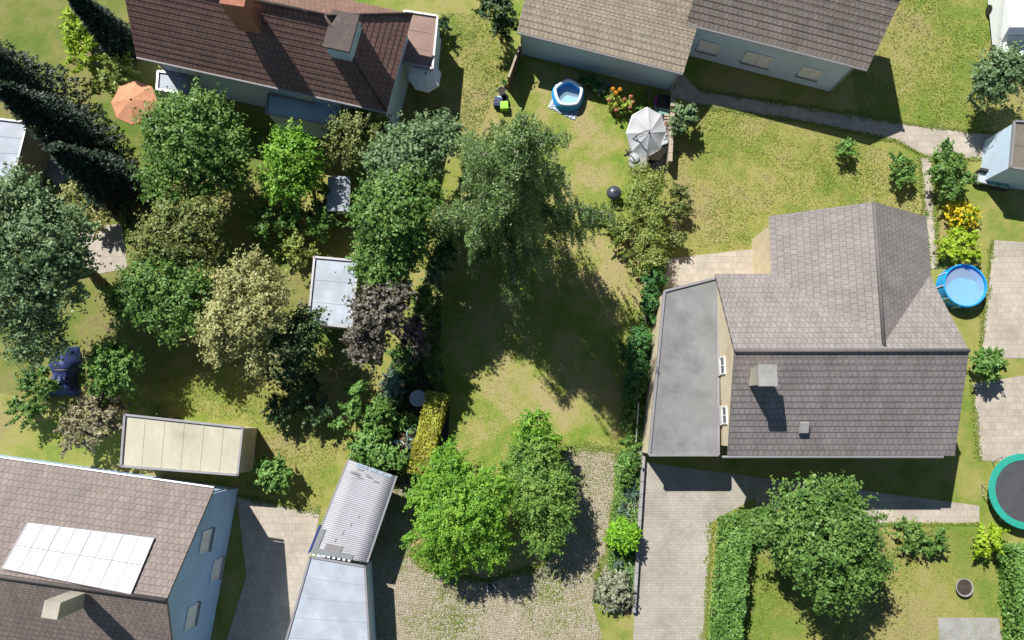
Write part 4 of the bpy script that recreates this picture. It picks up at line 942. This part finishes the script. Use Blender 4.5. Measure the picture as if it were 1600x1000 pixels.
# ------------------------------------------------------------------ patio with the parasol
def patio():
    px = [(983, 180), (1047, 190), (1042, 268), (982, 264)]
    o = sheet('patio', px, 0.016, 'soil'); P = [W(*p) for p in px]; me = None
    nx, ny = 6, 7
    for i in range(nx):
        for j in range(ny):
            c = P[0].lerp(P[1], (i + .5) / nx).lerp(P[3].lerp(P[2], (i + .5) / nx), (j + .5) / ny); d = P[1] - P[0]
            wx = (P[1] - P[0]).length / nx - .02; wy = (P[3] - P[0]).length / ny - .02
            if me is None:
                m = MB(); m.box((0, 0, 0), (wx, wy, .045), math.atan2(d.y, d.x), taper=.985); s = m.build('slab', 'concrete_grey', None); me = s.data
            else: s = link('slab', me, None)
            s.parent = o; s.location = (c.x, c.y, .03 + rnd.uniform(-.004, .004)); s.rotation_euler.z = rnd.gauss(0, .008)
patio()
def parasol(name, label, centre, R, tilt, ax, mat, n=8, rise=.45, rib='dark_metal', mast=None, closed=False):
    """canopy of n gores on ribs; tilt about the horizontal axis ax"""
    M = Matrix.Translation(centre) @ Matrix.Rotation(tilt, 4, Vector((math.cos(ax), math.sin(ax), 0)))
    base = Vector((mast[0], mast[1], 0)) if mast else Vector((centre.x, centre.y, 0))
    T = thing(name, label, 'parasol', base)
    for k in range(n):
        a0, a1 = 2 * math.pi * k / n + ax, 2 * math.pi * (k + 1) / n + ax; m = MB(); K = 6
        for i in range(K):
            for j in range(4):
                def pt(i, j):
                    t = i / K; s = j / 4; p = Vector((math.cos(a0), math.sin(a0), 0)).lerp(Vector((math.cos(a1), math.sin(a1), 0)), s) * R * t
                    z = rise * (1 - t ** 1.35) - .035 * t * math.sin(math.pi * s) * (1 if t < .99 else .6); return M @ Vector((p.x, p.y, z))
                if i == 0:
                    if j == 0: m.quad(pt(0, 0), pt(1, 0), pt(1, 4))
                else: m.quad(pt(i, j), pt(i + 1, j), pt(i + 1, j + 1), pt(i, j + 1))
        g = m.build('canopy_panel', mat, T)
        v = MB(); e0, e1 = Vector((math.cos(a0), math.sin(a0), 0)) * R, Vector((math.cos(a1), math.sin(a1), 0)) * R
        v.quad(M @ e0, M @ (e0 + Vector((0, 0, -.14))), M @ (e1 + Vector((0, 0, -.14))), M @ e1); v.build('valance', mat, T)
        r = MB(); r.tube([M @ Vector((0, 0, rise - .05)), M @ (e0 * .5 + Vector((0, 0, rise * .55))), M @ (e0 + Vector((0, 0, -.015)))], .012, 5); r.build('rib', rib, T)
    m = MB(); q = M @ Vector((0, 0, rise)); m.lathe(q, [(.07, -.05), (.06, .03), (.02, .08)], 10); m.build('finial', rib, T)
    return T, M, q, base
ctr = W(1011, 207, 2.25); mp = W(981, 240)
T, M, hub, base = parasol('cantilever_parasol', 'white cantilever parasol tilted over the garden table', ctr, 1.5, math.radians(36), math.radians(52), 'white_cloth', mast=(mp.x, mp.y), rise=.22)
m = MB(); top = base + Vector((.12, .1, 2.75)); m.tube([base + Vector((0, 0, .05)), base + Vector((.02, .02, 1.5)), top], [.035, .035, .03], 8); m.build('mast', 'wood_brown', T)
m = MB(); arm = hub + Vector((0, 0, .32)); m.tube([top + Vector((-.35, -.2, -.25)), top, top.lerp(arm, .5) + Vector((0, 0, .22)), arm, hub + Vector((0, 0, .05))], [.02, .028, .028, .025, .02], 8); m.build('arm', 'dark_metal', T)
m = MB(); q = top.lerp(arm, .55) + Vector((.0, .05, .2)); m.tube([top + Vector((.1, -.08, -.1)), top.lerp(arm, .4) + Vector((.12, -.14, .02)), arm + Vector((.1, -.1, -.12))], .012, 5); m.build('cable', 'dark_metal', T)
m = MB(); m.box(base + Vector((0, 0, .05)), (.6, .08, .07), .5); m.box(base + Vector((0, 0, .052)), (.08, .6, .066), .5); m.build('cross_base', 'dark_metal', T)
c = W(991, 248); m = MB(); m.lathe((c.x, c.y, .03), [(.3, 0), (.32, .05), (.3, .16), (.16, .24), (.05, .26)], 14); tag(m.build('base_cover', 'grey_cloth'), 'pale grey cloth covered weight at the parasol foot', 'weight')
round_table('dining_table', 'round wooden garden table half under the white parasol', 1019, 243, .58, .74, 'wood_tan', 'wood_brown', 4)
def chair(label, u, v, rz, seat='grey_cloth'):
    c = W(u, v); T = thing('garden_chair', label, 'chair', c, 'chairs around the garden table'); Mx = Matrix.Translation(c) @ Matrix.Rotation(rz, 4, 'Z')
    for x in (-.24, .24):
        for y in (-.22, .22):
            m = MB(); m.tube([Mx @ Vector((x, y, .03)), Mx @ Vector((x * .95, y, .42 if y > 0 else .9))], .016, 6); m.build('leg', 'dark_metal', T)
    m = MB(); m.box(Mx @ Vector((0, 0.02, .45)), (.5, .48, .07), rz, taper=.92); m.build('seat', seat, T)
    m = MB(); m.box(Mx @ Vector((0, -.25, .75)), (.48, .06, .55), rz, rx=.2); m.build('backrest', seat, T)
    for x in (-.28, .28):
        m = MB(); m.box(Mx @ Vector((x, 0, .66)), (.05, .48, .03), rz); m.build('armrest', 'dark_metal', T)
chair('grey cushioned chair between the table and the boundary wall', 1036, 240, math.pi * .5)
chair('upper grey chair beside the wall under the parasol edge', 1036, 226, math.pi * .62)
chair('dark chair below the garden table next to the olive tree', 1016, 258, math.pi * .05, 'wood_dark')
# boundary wall with tan coping, two lengths
for k, (a, b, lab) in enumerate((((1047, 152), (1045, 178), 'short tan topped wall beside the storage chest'), ((1045, 184), (1041, 262), 'long tan topped boundary wall beside the garden table'))):
    A, B = Vector((*W2(*a), 0)), Vector((*W2(*b), 0)); d = B - A; rz = math.atan2(d.y, d.x); T = thing('boundary_wall', lab, 'wall', (A + B) / 2)
    m = MB(); m.box((A + B) / 2 + Vector((0, 0, .55)), (d.length, .16, 1.1), rz); m.build('wall', 'wood_grey', T)
    n = max(2, int(d.length / .5))
    for i in range(n):
        p = A.lerp(B, (i + .5) / n); m = MB(); m.box((p.x, p.y, 1.14), (d.length / n - .015, .27, .07), rz + rnd.gauss(0, .01), taper=.97); m.build('coping', 'coping_tan', T)
# storage chest and clutter in the top right corner
def chest():
    c = W(1033, 164); rz = -.2; T = thing('storage_chest', 'dark slatted chest in the top right corner of the garden', 'chest', c)
    m = MB(); m.box((c.x, c.y, .3), (.72, .8, .56), rz); m.build('body', 'wood_dark', T)
    for k in range(7):
        o = Matrix.Rotation(rz, 3, 'Z') @ Vector((-.32 + k * .105, 0, 0)); m = MB(); m.box((c.x + o.x, c.y + o.y, .6), (.085, .84, .035), rz); m.build('slat', 'wood_dark', T)
chest()
c = W(1035, 178); m = MB(); m.box((c.x, c.y, .22), (.62, .42, .4), -.1, taper=.94); m.box((c.x, c.y, .45), (.66, .46, .07), -.1, taper=.93); tag(m.build('cushion_box', 'teal_cushion'), 'pale teal cushion box between the dark chest and the parasol', 'box')
for k, (mt, off, lab) in enumerate((('purple_cloth', 0, 'purple rolled mat at the left of the dark chest'), ('pink_cloth', 1, 'pink rolled mat at the top corner of the dark chest'), ('pale_blue_plastic', 2, 'pale blue rolled mat at the left of the dark chest'))):
    p = W(1024.5, 160 - off * 0 + (6, -5, 12)[k] * .8); m = MB(); m.tube([(p.x, p.y - .16, .17), (p.x + .02, p.y + .16, .17)], .13, 12)
    for q in range(3): m.tube([(p.x, p.y - .165 - .002 * q, .17), (p.x, p.y - .16, .17)], .1 - .03 * q, 10)
    tag(m.build('rolled_mat', mt), lab, 'mat')
c = W(1041, 192); T = thing('wood_rack', 'little slatted wooden rack between parasol and wall', 'rack', c)
for k in range(4):
    m = MB(); m.box((c.x, c.y - .3 + k * .2, .5), (.5, .12, .03), -.05); m.build('slat', 'wood_grey' if k else 'wood_red', T)
for x in (-.22, .22):
    for y in (-.3, .3): m = MB(); m.box((c.x + x, c.y + y, .25), (.05, .05, .48)); m.build('leg', 'wood_brown', T)
# kettle grill
def grill():
    c = W(957, 307); T = thing('kettle_grill', 'dark kettle grill with ring handle standing on the lawn', 'grill', c); z = .7; r = .45
    m = MB(); m.lathe((c.x, c.y, z), [(.1, -.32), (.26, -.26), (.39, -.13), (r, 0), (r + .02, .01), (r + .02, .03), (r - .02, .03)], 24); m.build('bowl', 'grill_enamel', T, smooth=True)
    m = MB(); m.lathe((c.x, c.y, z), [(r + .015, .03), (r - .01, .12), (.36, .24), (.21, .32), (.06, .355), (.01, .357)], 24); m.build('lid', 'grill_enamel', T, smooth=True)
    h = c + Vector((.03, 0, z + .34)); pts = [h + Vector((.1 * math.cos(t), .0, .02 + .12 * math.sin(t))) for t in np.linspace(0, math.pi, 9)]; m = MB(); m.tube(pts, .02, 6); m.build('lid_handle', 'dark_metal', T)
    m = MB(); m.lathe(h + Vector((.0, .08, -.04)), [(.06, 0), (.06, .02), (.02, .025)], 12); m.build('vent', 'steel', T)
    for k in range(3):
        a = k * 2.094 + .5; m = MB(); m.tube([(c.x + .2 * math.cos(a), c.y + .2 * math.sin(a), z - .18), (c.x + .4 * math.cos(a), c.y + .4 * math.sin(a), .02)], .016, 6); m.build('leg', 'steel', T)
    m = MB(); m.tube([c + Vector((r, -.1, z)), c + Vector((r + .14, -.1, z)), c + Vector((r + .14, .1, z)), c + Vector((r, .1, z))], .02, 6); m.build('side_handle', 'dark_metal', T)
    m = MB(); m.lathe((c.x, c.y, .22), [(.16, 0), (.2, .03), (.19, .03)], 16); m.build('ash_pan', 'steel', T)
grill()
# square wooden planter
def planter():
    c = W(935, 340); T = thing('wooden_planter', 'small square wooden planter box at the lawn step', 'planter', c); s = .52; h = .5
    for k, (dx, dy, wx, wy) in enumerate(((0, s / 2, s + .06, .06), (0, -s / 2, s + .06, .06), (s / 2, 0, .06, s - .06), (-s / 2, 0, .06, s - .06))):
        for q in range(3):
            m = MB(); m.box((c.x + dx, c.y + dy, .02 + h * (q + .5) / 3), (wx, wy, h / 3 - .012), .0); m.build('board', 'wood_grey', T)
    m = MB(); m.box((c.x, c.y, .18), (s - .08, s - .08, .34)); m.build('soil', 'soil', T)
    crown([(c.x + .05, c.y + .08, .42, .12, .12, .1)], 60, .1, .07, 'leaf_dry', T, name='withered_plant', per=20)
planter()
# rail, stones, low wall, lawn edging on the right
a, b = W(995, 630), W(991, 690); T = thing('white_rail', 'thin white metal rail along the right hand border', 'rail', (a + b) / 2)
m = MB(); m.tube([a + Vector((0, 0, .62)), b + Vector((0, 0, .62))], .035, 8); m.build('bar', 'white_plastic', T)
for t in (.03, .5, .97):
    p = a.lerp(b, t); m = MB(); m.tube([p + Vector((0, 0, -.05)), p + Vector((0, 0, .6))], .025, 6); m.build('post', 'white_plastic', T)
def stone(label, u, v, r, mat='stone_pale'):
    c = W(u, v); d = sphere_dirs(1, 0); m = MB(); prof = [(r * .8, -.02), (r, r * .25), (r * .8, r * .55), (r * .35, r * .72)]
    m.lathe((c.x, c.y, 0), prof, 9); m.v = [(x + rnd.gauss(0, r * .09), y + rnd.gauss(0, r * .09), z + rnd.gauss(0, r * .04)) for x, y, z in m.v]
    tag(m.build('stone', mat), label, 'stone', 'stones in the driveway border')
stone('white boulder at the corner of the cream garage', 1000, 705, .24)
for k, (u, v, lab) in enumerate(((984, 880, 'pale stone nearest the round bush in the border'), (978, 888, 'pale stone at the left of the little stone group'), (988, 893, 'pale stone by the low wall above the grey shrub'), (981, 896, 'lowest pale stone above the grey green shrub'), (990, 800, 'pale stone by the low wall below the yucca'))):
    stone(lab, u, v, .13)
A, B = W(1004, 712), W(989, 955); d = B - A; rz = math.atan2(d.y, d.x); T = thing('low_wall', 'low grey concrete wall between border and neighbour drive', 'wall', (A + B) / 2)
n = 12
for i in range(n):
    p = A.lerp(B, (i + .5) / n); m = MB(); m.box((p.x, p.y, .2), (d.length / n - .012, .2, .42), rz, taper=.98); m.build('block', 'concrete_grey', T)
A, B = W(1008, 425), W(1008, 505); d = B - A; T = thing('lawn_edging', 'pale stone edging between lawn and ivy bush', 'edging', (A + B) / 2)
for i in range(6):
    p = A.lerp(B, (i + .5) / 6); m = MB(); m.box((p.x, p.y, .05), (.09, d.length / 6 - .015, .14)); m.build('edging_stone', 'stone_pale', T)
# small sign-like crate at the tree foot
c = W(767, 916); T = thing('open_crate', 'small dark crate with white edges below the bright tree', 'crate', c)
m = MB(); m.box((c.x, c.y, .14), (.42, .3, .24), .3); m.build('body', 'wood_dark', T)
for s in (-1, 1):
    m = MB(); o = Matrix.Rotation(.3, 3, 'Z') @ Vector((s * .2, 0, 0)); m.box((c.x + o.x, c.y + o.y, .27), (.07, .34, .05), .3 + s * .3); m.build('edge', 'white_plastic', T)

# ------------------------------------------------------------------ neighbouring gardens
BIG = .19
tree('large rounded green tree in front of the brown roofed house', [(300, 215, 62, 5.0), (265, 190, 36, 5.2), (345, 230, 40, 4.6), (280, 275, 48, 4.2), (320, 180, 34, 5.4), (345, 275, 36, 3.6)], 26250, BIG, 'leaf_mid', .22, .5)
tree('bright green tree right of the large rounded tree', [(458, 242, 36, 4.0), (445, 285, 32, 3.2), (475, 270, 24, 3.2)], 9100, BIG, 'leaf_bright', .14, .42)
tree('yellowish green tree below the white garden room', [(562, 212, 42, 3.6), (540, 225, 28, 3.0), (590, 222, 24, 3.0)], 9100, BIG, 'leaf_moss', .14, .42)
tree('tall sage green tree on the boundary left of the birch', [(636, 248, 46, 7.0), (672, 228, 34, 6.5), (606, 262, 32, 6.0), (698, 210, 20, 5.5)], 15750, BIG, 'leaf_sage', .2, .48)
tree('tall mid green tree overhanging the left boundary', [(618, 325, 48, 8.0), (648, 300, 30, 7.5), (590, 340, 34, 7.0), (632, 366, 30, 6.8)], 16625, BIG, 'leaf_mid', .2, .48)
tree('green tree above the grey brown bush on the boundary', [(606, 400, 38, 6.5), (628, 388, 26, 6.5), (580, 410, 26, 5.6)], 10500, BIG, 'leaf_mid', .17, .45)
tree('huge sage green tree at the left edge', [(50, 380, 74, 7.0), (20, 320, 50, 7.6), (85, 430, 52, 6.0), (30, 460, 56, 6.0), (95, 365, 44, 6.4), (60, 520, 44, 4.8)], 30000, .2, 'leaf_sage', .3, .55)
tree('olive green tree below the large rounded tree', [(275, 365, 48, 4.4), (310, 350, 30, 4.6), (245, 385, 32, 4.0), (320, 385, 28, 4.0)], 12250, BIG, 'leaf_moss', .16, .45)
tree('dark olive tree in the middle of the left gardens', [(240, 450, 44, 4.6), (270, 485, 44, 4.2), (205, 470, 32, 4.0), (295, 445, 28, 4.4)], 13125, BIG, 'leaf_mid', .16, .45)
tree('pale yellow green tree among darker trees on the left', [(390, 450, 46, 6.2), (365, 500, 44, 5.8), (410, 490, 36, 6.0), (350, 530, 34, 5.2), (420, 545, 36, 4.6)], 17000, .18, 'leaf_pale', .2, .45)
tree('dark blue green tree right of the pale tree', [(455, 535, 36, 4.2), (475, 510, 26, 4.4), (440, 565, 28, 3.6)], 8750, BIG, 'leaf_dark', .15, .42)
tree('grey brown leafed tree on the left boundary', [(592, 490, 38, 6.0), (575, 530, 28, 5.2), (612, 465, 24, 6.2)], 6800, .22, 'leaf_copper', .16, .42)
tree('round green bush tree right of the blue tarpaulin', [(180, 578, 36, 3.0), (165, 560, 22, 3.0)], 6300, BIG, 'leaf_apple', .1, .36)
tree('dry brownish bush behind the lower left house', [(145, 655, 38, 2.2), (165, 630, 28, 2.2), (120, 675, 26, 1.8)], 4200, .22, 'leaf_dry', .1, .36)
def conifer(label, u, v, h, rpx, mat='leaf_spruce', n=9000):
    b = W(u, v, h * .35); b.z = 0; R = (W(u + rpx, v, h * .35) - W(u, v, h * .35)).length; T = thing('conifer_tree', label, 'tree', b)
    m = MB(); m.tube([b + Vector((0, 0, -.1)), b + Vector((0, 0, h))], [.25, .03], 8); m.build('trunk', 'bark', T)
    nb = 150; P = []; N = []; D = []
    for k in range(nb):
        f = (k + .5) / nb; z = h * (.08 + .92 * f); r = R * (1 - f) ** .8 * rnd.uniform(.8, 1.08) + .15; a = k * 2.4; q = n // nb; t = RNG.uniform(.1, 1, q)
        wd = .16 + .26 * t * (1 - t) * 4 * min(1, r); x = np.c_[np.cos(a) * r * t, np.sin(a) * r * t, -t * r * .22]; s = RNG.normal(0, 1, q) * wd * .5
        P.append(np.array([b.x, b.y, z])[None] + x + np.outer(s, [-math.sin(a), math.cos(a), 0]) + RNG.normal(0, .04, (q, 3))); nn = RNG.normal(0, .5, (q, 3)); nn[:, 2] += 1; N.append(nn); D.append(np.tile([[math.cos(a), math.sin(a), -.2]], (q, 1)) + RNG.normal(0, .5, (q, 3)))
    P = np.concatenate(P); leaves(P, np.concatenate(N), RNG.uniform(.2, .36, len(P)), .35, RNG.uniform(0, 1, len(P)), 'crown', mat, T, np.concatenate(D))
conifer('dark spruce nearest the top left corner', 40, 130, 11, 62)
conifer('dark spruce between the corner spruce and the terracotta parasol', 105, 205, 9.5, 62)
conifer('lowest dark spruce of the row by the terracotta parasol', 165, 280, 8, 55)
conifer('dark narrow conifer at the left gable of the brown house', 172, 50, 7, 34)
shrub('olive bush left of the terracotta parasol', [(182, 110, 22, 1.6), (170, 125, 16, 1.3)], 1800, .22, 'leaf_olive', .28)
shrub('yellow green shrub strip near the top left corner', [(125, 60, 22, 1.2), (130, 90, 20, 1.2), (120, 30, 18, 1.2)], 2600, .22, 'leaf_lime', .28)
shrub('green bush on the lawn above the courtyard', [(432, 745, 22, 1.4), (415, 735, 16, 1.2)], 2400, .2, 'leaf_apple', .26)
shrub('light bush by the terrace among the left trees', [(150, 345, 18, 1.2), (115, 300, 16, 1.0)], 1700, .2, 'leaf_pale', .26)
shrub('golden shrub above the light grey shed', [(468, 392, 22, 1.5), (452, 385, 16, 1.2)], 2000, .2, 'leaf_olive', .26)
shrub('green hedge bush right of the light grey shed', [(575, 420, 18, 2.2), (580, 380, 18, 2.2)], 2200, .2, 'leaf_mid', .26)
shrub('bright slim bush on the boundary above the carport', [(548, 640, 14, 1.6), (556, 610, 12, 1.6), (538, 668, 12, 1.5)], 2000, .2, 'leaf_apple', .24)
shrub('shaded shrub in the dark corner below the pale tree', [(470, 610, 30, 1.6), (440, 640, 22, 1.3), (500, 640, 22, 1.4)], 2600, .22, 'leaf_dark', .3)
shrub('bush in front of the dark blue tarpaulin heap', [(60, 600, 26, 1.6), (40, 640, 22, 1.3)], 2200, .22, 'leaf_mid', .28)
shrub('green bushes above the light garden swing', [(515, 300, 18, 1.5), (500, 335, 18, 1.3)], 1800, .2, 'leaf_moss', .26)
shrub('leafy bush left of the light grey shed', [(500, 350, 22, 1.6), (420, 345, 26, 1.8), (450, 340, 22, 1.6)], 3000, .22, 'leaf_mid', .3)
# terracotta parasol, white parasol, garden swing, tarpaulin
parasol('parasol', 'round terracotta parasol between the spruces and the big green tree', W(210, 160, 2.3), 1.45, 0.0, 0.0, 'terracotta_cloth')
p = W(210, 160, 2.3); m = MB(); m.tube([(p.x, p.y, 0), (p.x, p.y, 2.7)], .025, 8); m.build('pole', 'wood_brown', bpy.data.objects['parasol'])
T2, _, _, bb = parasol('parasol', 'white parasol beside the reddish extension of the brown house', W(664, 118, 2.3), 1.05, .25, 1.0, 'white_cloth')
m = MB(); m.tube([(bb.x, bb.y, 0), (bb.x, bb.y, 2.6)], .025, 8); m.build('pole', 'steel', T2)
def swing():
    c = W(540, 318); T = thing('garden_swing', 'garden swing seat with pale blue canopy among the left trees', 'swing', c); z = 1.9
    m = MB()
    for k in range(8):
        a, b = -1 + k * .25, -1 + (k + 1) * .25; f = lambda x: z + .18 * (1 - x * x); m.quad((c.x + a * .7, c.y - 1.1, f(a)), (c.x + b * .7, c.y - 1.1, f(b)), (c.x + b * .7, c.y + 1.1, f(b)), (c.x + a * .7, c.y + 1.1, f(a)))
    m.build('canopy', 'flat_roof_pale', T)
    for s in (-1, 1):
        m = MB(); m.tube([(c.x - .7, c.y + s * 1.05, 0), (c.x, c.y + s * 1.05, z), (c.x + .7, c.y + s * 1.05, 0)], .03, 6); m.build('frame', 'steel', T)
    m = MB(); m.box((c.x, c.y, .5), (.55, 1.7, .12)); m.build('seat', 'grey_cloth', T); m = MB(); m.box((c.x - .3, c.y, .8), (.1, 1.7, .5), 0, 0, -.2); m.build('backrest', 'grey_cloth', T)
swing()
def tarp_heap(label, u, v):
    c = W(u, v); T = thing('tarpaulin_heap', label, 'tarpaulin', c); n = 14; V = []; F = []
    for i in range(n + 1):
        for j in range(n + 1):
            x, y = i / n * 2 - 1, j / n * 2 - 1; h = max(0, 1 - abs(x) ** 4) * max(0, 1 - abs(y) ** 4); V.append((c.x + x * (.8 + .15 * math.sin(y * 5)) + rnd.gauss(0, .04), c.y + y * 1.5 + rnd.gauss(0, .04), .02 + (.75 + .3 * math.sin(x * 3 + y * 2.2) + .15 * math.sin(y * 7)) * h ** .35 + abs(rnd.gauss(0, .06))))
    for i in range(n):
        for j in range(n): a = i * (n + 1) + j; F.append((a, a + n + 1, a + n + 2, a + 1))
    np_mesh('cover', np.array(V), np.array(F), 'tarp_blue', T)
    m = MB(); m.tube([(c.x - .85, c.y, .6), (c.x - .6, c.y, 1.12), (c.x + .6, c.y, 1.12), (c.x + .85, c.y, .6)], .015, 5); m.build('rope', 'wood_tan', T)
tarp_heap('heap under a dark blue tarpaulin in the left garden', 105, 580)
# right hand gardens
tree('big round green tree in front of the right house', [(1285, 850, 62, 4.8), (1240, 820, 42, 4.6), (1330, 830, 44, 4.8), (1300, 905, 48, 4.0), (1260, 780, 34, 5.0), (1345, 880, 36, 4.0), (1215, 850, 28, 3.6), (1310, 780, 34, 5.0)], 29750, BIG, 'leaf_mid', .24, .42, fill=.45)
hedge('green hedge between the neighbour drive and the lower right lawn', (1142, 820), (1118, 1060), 1.5, 1.6, 7000, .2, 'leaf_apple')
hedge('short green hedge at the top of the lower right lawn', (1126, 826), (1196, 806), 1.3, 1.5, 2600, .2, 'leaf_mid')
tree('row of low olive bushes on the lawn side of the right boundary', [(1062, 300, 11, .9), (1060, 330, 12, .9), (1056, 372, 11, 1.0)], 3600, .16, 'leaf_moss', .06, .26)
shrub('blue green bush at the corner of the white outbuilding', [(1070, 180, 17, 1.6), (1062, 196, 13, 1.2)], 2000, .2, 'leaf_sage', .24)
shrub('small bush on the yellow lawn below the long path', [(1322, 232, 13, .9)], 900, .18, 'leaf_apple', .2)
shrub('upright green bush at the right end of the yellow lawn', [(1408, 255, 16, 1.2), (1412, 275, 14, 1.0)], 1700, .18, 'leaf_apple', .22)
shrub('large green bush beside the upper right seating corner', [(1480, 262, 24, 1.6), (1495, 290, 22, 1.5), (1475, 240, 16, 1.4)], 3400, .2, 'leaf_mid', .28)
T = shrub('mound of yellow flowers above the lime bush', [(1500, 335, 20, .7), (1515, 340, 14, .6)], 1000, .16, 'leaf_lime', .2)
A = [lobe(1500, 335, 21, .72), lobe(1515, 340, 14, .62)]; crown(A, 1500, .15, .2, 'petal_yellow', T, name='blossom', per=24)
shrub('lime green bush above the round blue pool', [(1500, 383, 24, .9), (1480, 390, 15, .8), (1518, 392, 15, .8)], 2600, .2, 'leaf_lime', .24)
shrub('round green bush right of the mauve roof', [(1546, 568, 22, 1.5)], 2000, .2, 'leaf_apple', .24)
shrub('lime bush below the trampoline', [(1545, 843, 22, 1.0), (1530, 850, 14, .9)], 1900, .2, 'leaf_lime', .24)
shrub('dark bushes below the terrace of the right house', [(1420, 838, 22, .7), (1460, 845, 20, .7)], 1700, .2, 'leaf_mid', .26)
tree('sage green tree near the upper right corner', [(1560, 115, 32, 3.2), (1545, 135, 24, 2.8), (1585, 105, 24, 3.2)], 8050, BIG, 'leaf_sage', .12, .4)
hedge('long green hedge at the lower right edge', (1578, 850), (1596, 1060), 1.8, 1.6, 7000, .2, 'leaf_apple')
shrub('dark green shrub above the white garden room corner', [(775, 15, 26, 3.0), (790, 45, 18, 2.4)], 2800, .22, 'leaf_dark', .3)
shrub('grey green little shrub right of the reddish extension', [(690, 42, 14, .9)], 900, .2, 'leaf_dark', .2)
def round_pool(label, u, v, rpx, h=.9):
    c = W(u, v, h); c.z = 0; R = (W(u + rpx, v, h) - W(u, v, h)).length; T = thing('round_pool', label, 'pool', c)
    m = MB(); m.lathe(c, [(R, 0), (R * 1.01, .05), (R, h), (R * .98, h), (R * .97, .1), (R * .1, .09)], 40); m.build('wall', 'far_pool', T)
    m = MB(); m.lathe((c.x, c.y, h - .15), [(R * .972, 0), (R * .5, .0)], 40); m.build('water', 'water', T)
    V = MB(); V.tube([(c.x + R * math.cos(t), c.y + R * math.sin(t), h + .02) for t in np.linspace(0, 2 * math.pi, 41)], .045, 6, cap=False); V.build('rim', 'far_pool', T)
    for k in range(10):
        a = k * .628; m = MB(); m.box((c.x + (R + .04) * math.cos(a), c.y + (R + .04) * math.sin(a), h / 2), (.05, .06, h), a); m.build('post', 'pool_white', T)
round_pool('round blue garden pool right of the mauve roofed house', 1508, 446, 33)
def trampoline(label, u, v, rpx, h=.85):
    c = W(u, v, h); c.z = 0; R = (W(u + rpx, v, h) - W(u, v, h)).length; T = thing('trampoline', label, 'trampoline', c)
    m = MB(); m.lathe((c.x, c.y, h), [(R, -.03), (R * 1.01, 0), (R, .03), (R * .83, .03), (R * .82, 0)], 40, False); m.build('safety_pad', 'trampoline_pad', T)
    m = MB(); m.lathe((c.x, c.y, h - .01), [(R * .84, -.005), (R * .83, .005)], 40); m.build('jumping_mat', 'trampoline_mat', T)
    for k in range(6):
        a = k * 1.047; m = MB(); m.tube([(c.x + R * .96 * math.cos(a - .2), c.y + R * .96 * math.sin(a - .2), h - .04), (c.x + R * .96 * math.cos(a - .15), c.y + R * .96 * math.sin(a - .15), .03), (c.x + R * .96 * math.cos(a + .15), c.y + R * .96 * math.sin(a + .15), .03), (c.x + R * .96 * math.cos(a + .2), c.y + R * .96 * math.sin(a + .2), h - .04)], .025, 6); m.build('leg', 'steel', T)
trampoline('green edged round trampoline at the right edge', 1603, 768, 58)
# seating corner, upper right, and bench
c = W(1545, 285); T = thing('garden_sofa', 'grey garden sofa with teal cushions in the upper right seating corner', 'sofa', c)
m = MB(); m.box((c.x, c.y, .22), (2.1, .8, .36), -.2); m.build('base', 'wood_dark', T)
for k in range(3):
    o = Matrix.Rotation(-.2, 3, 'Z') @ Vector((-.66 + k * .66, 0, 0)); m = MB(); m.box((c.x + o.x, c.y + o.y, .47), (.62, .74, .14), -.2, taper=.93); m.build('cushion', 'grey_cloth' if k == 0 else 'teal_cushion', T)
o = Matrix.Rotation(-.2, 3, 'Z') @ Vector((0, .4, 0)); m = MB(); m.box((c.x + o.x, c.y + o.y, .55), (2.1, .16, .6), -.2); m.build('backrest', 'wood_dark', T)
# white van roof at the top right corner
def van(label, u, v):
    c = W(u, v, 2.0); c.z = 0; T = thing('white_van', label, 'van', c); L, Wd = 4.6, 1.9
    prof = [(-L / 2, .35), (L / 2 - .1, .35), (L / 2, .7), (L / 2 - .15, 1.0), (L / 2 - 1.0, 1.15), (L / 2 - 1.6, 1.9), (-L / 2 + .1, 2.0), (-L / 2, 1.6)]
    m = MB(); n = len(prof); i = 0
    for x in (-Wd / 2, Wd / 2): m.v += [(c.x + x * (1 if z < 1.2 else .9), c.y - y, z) for y, z in prof]
    m.f.append(tuple(range(n))); m.f.append(tuple(reversed(range(n, 2 * n))))
    for k in range(n): m.f.append((k, k + n, (k + 1) % n + n, (k + 1) % n))
    m.build('body', 'car_paint', T)
    m = MB(); m.box((c.x, c.y - (L / 2 - 1.28), 1.56), (Wd * .8, .03, .75), 0, math.radians(38)); m.build('windscreen', 'glass_pane', T)
    for sx in (-1, 1):
        for sy in (-1.4, 1.4):
            m = MB(); m.tube([(c.x + sx * (Wd / 2 - .12), c.y + sy, .34), (c.x + sx * (Wd / 2 + .02), c.y + sy, .34)], .33, 16); m.build('wheel', 'dark_metal', T)
van('white van parked at the top right corner', 1598, 25)
barrel('plant_tub', 'small round grey fire bowl on the lower right lawn', 'fire bowl', 1502, 916, .5, .35, 'concrete_grey')
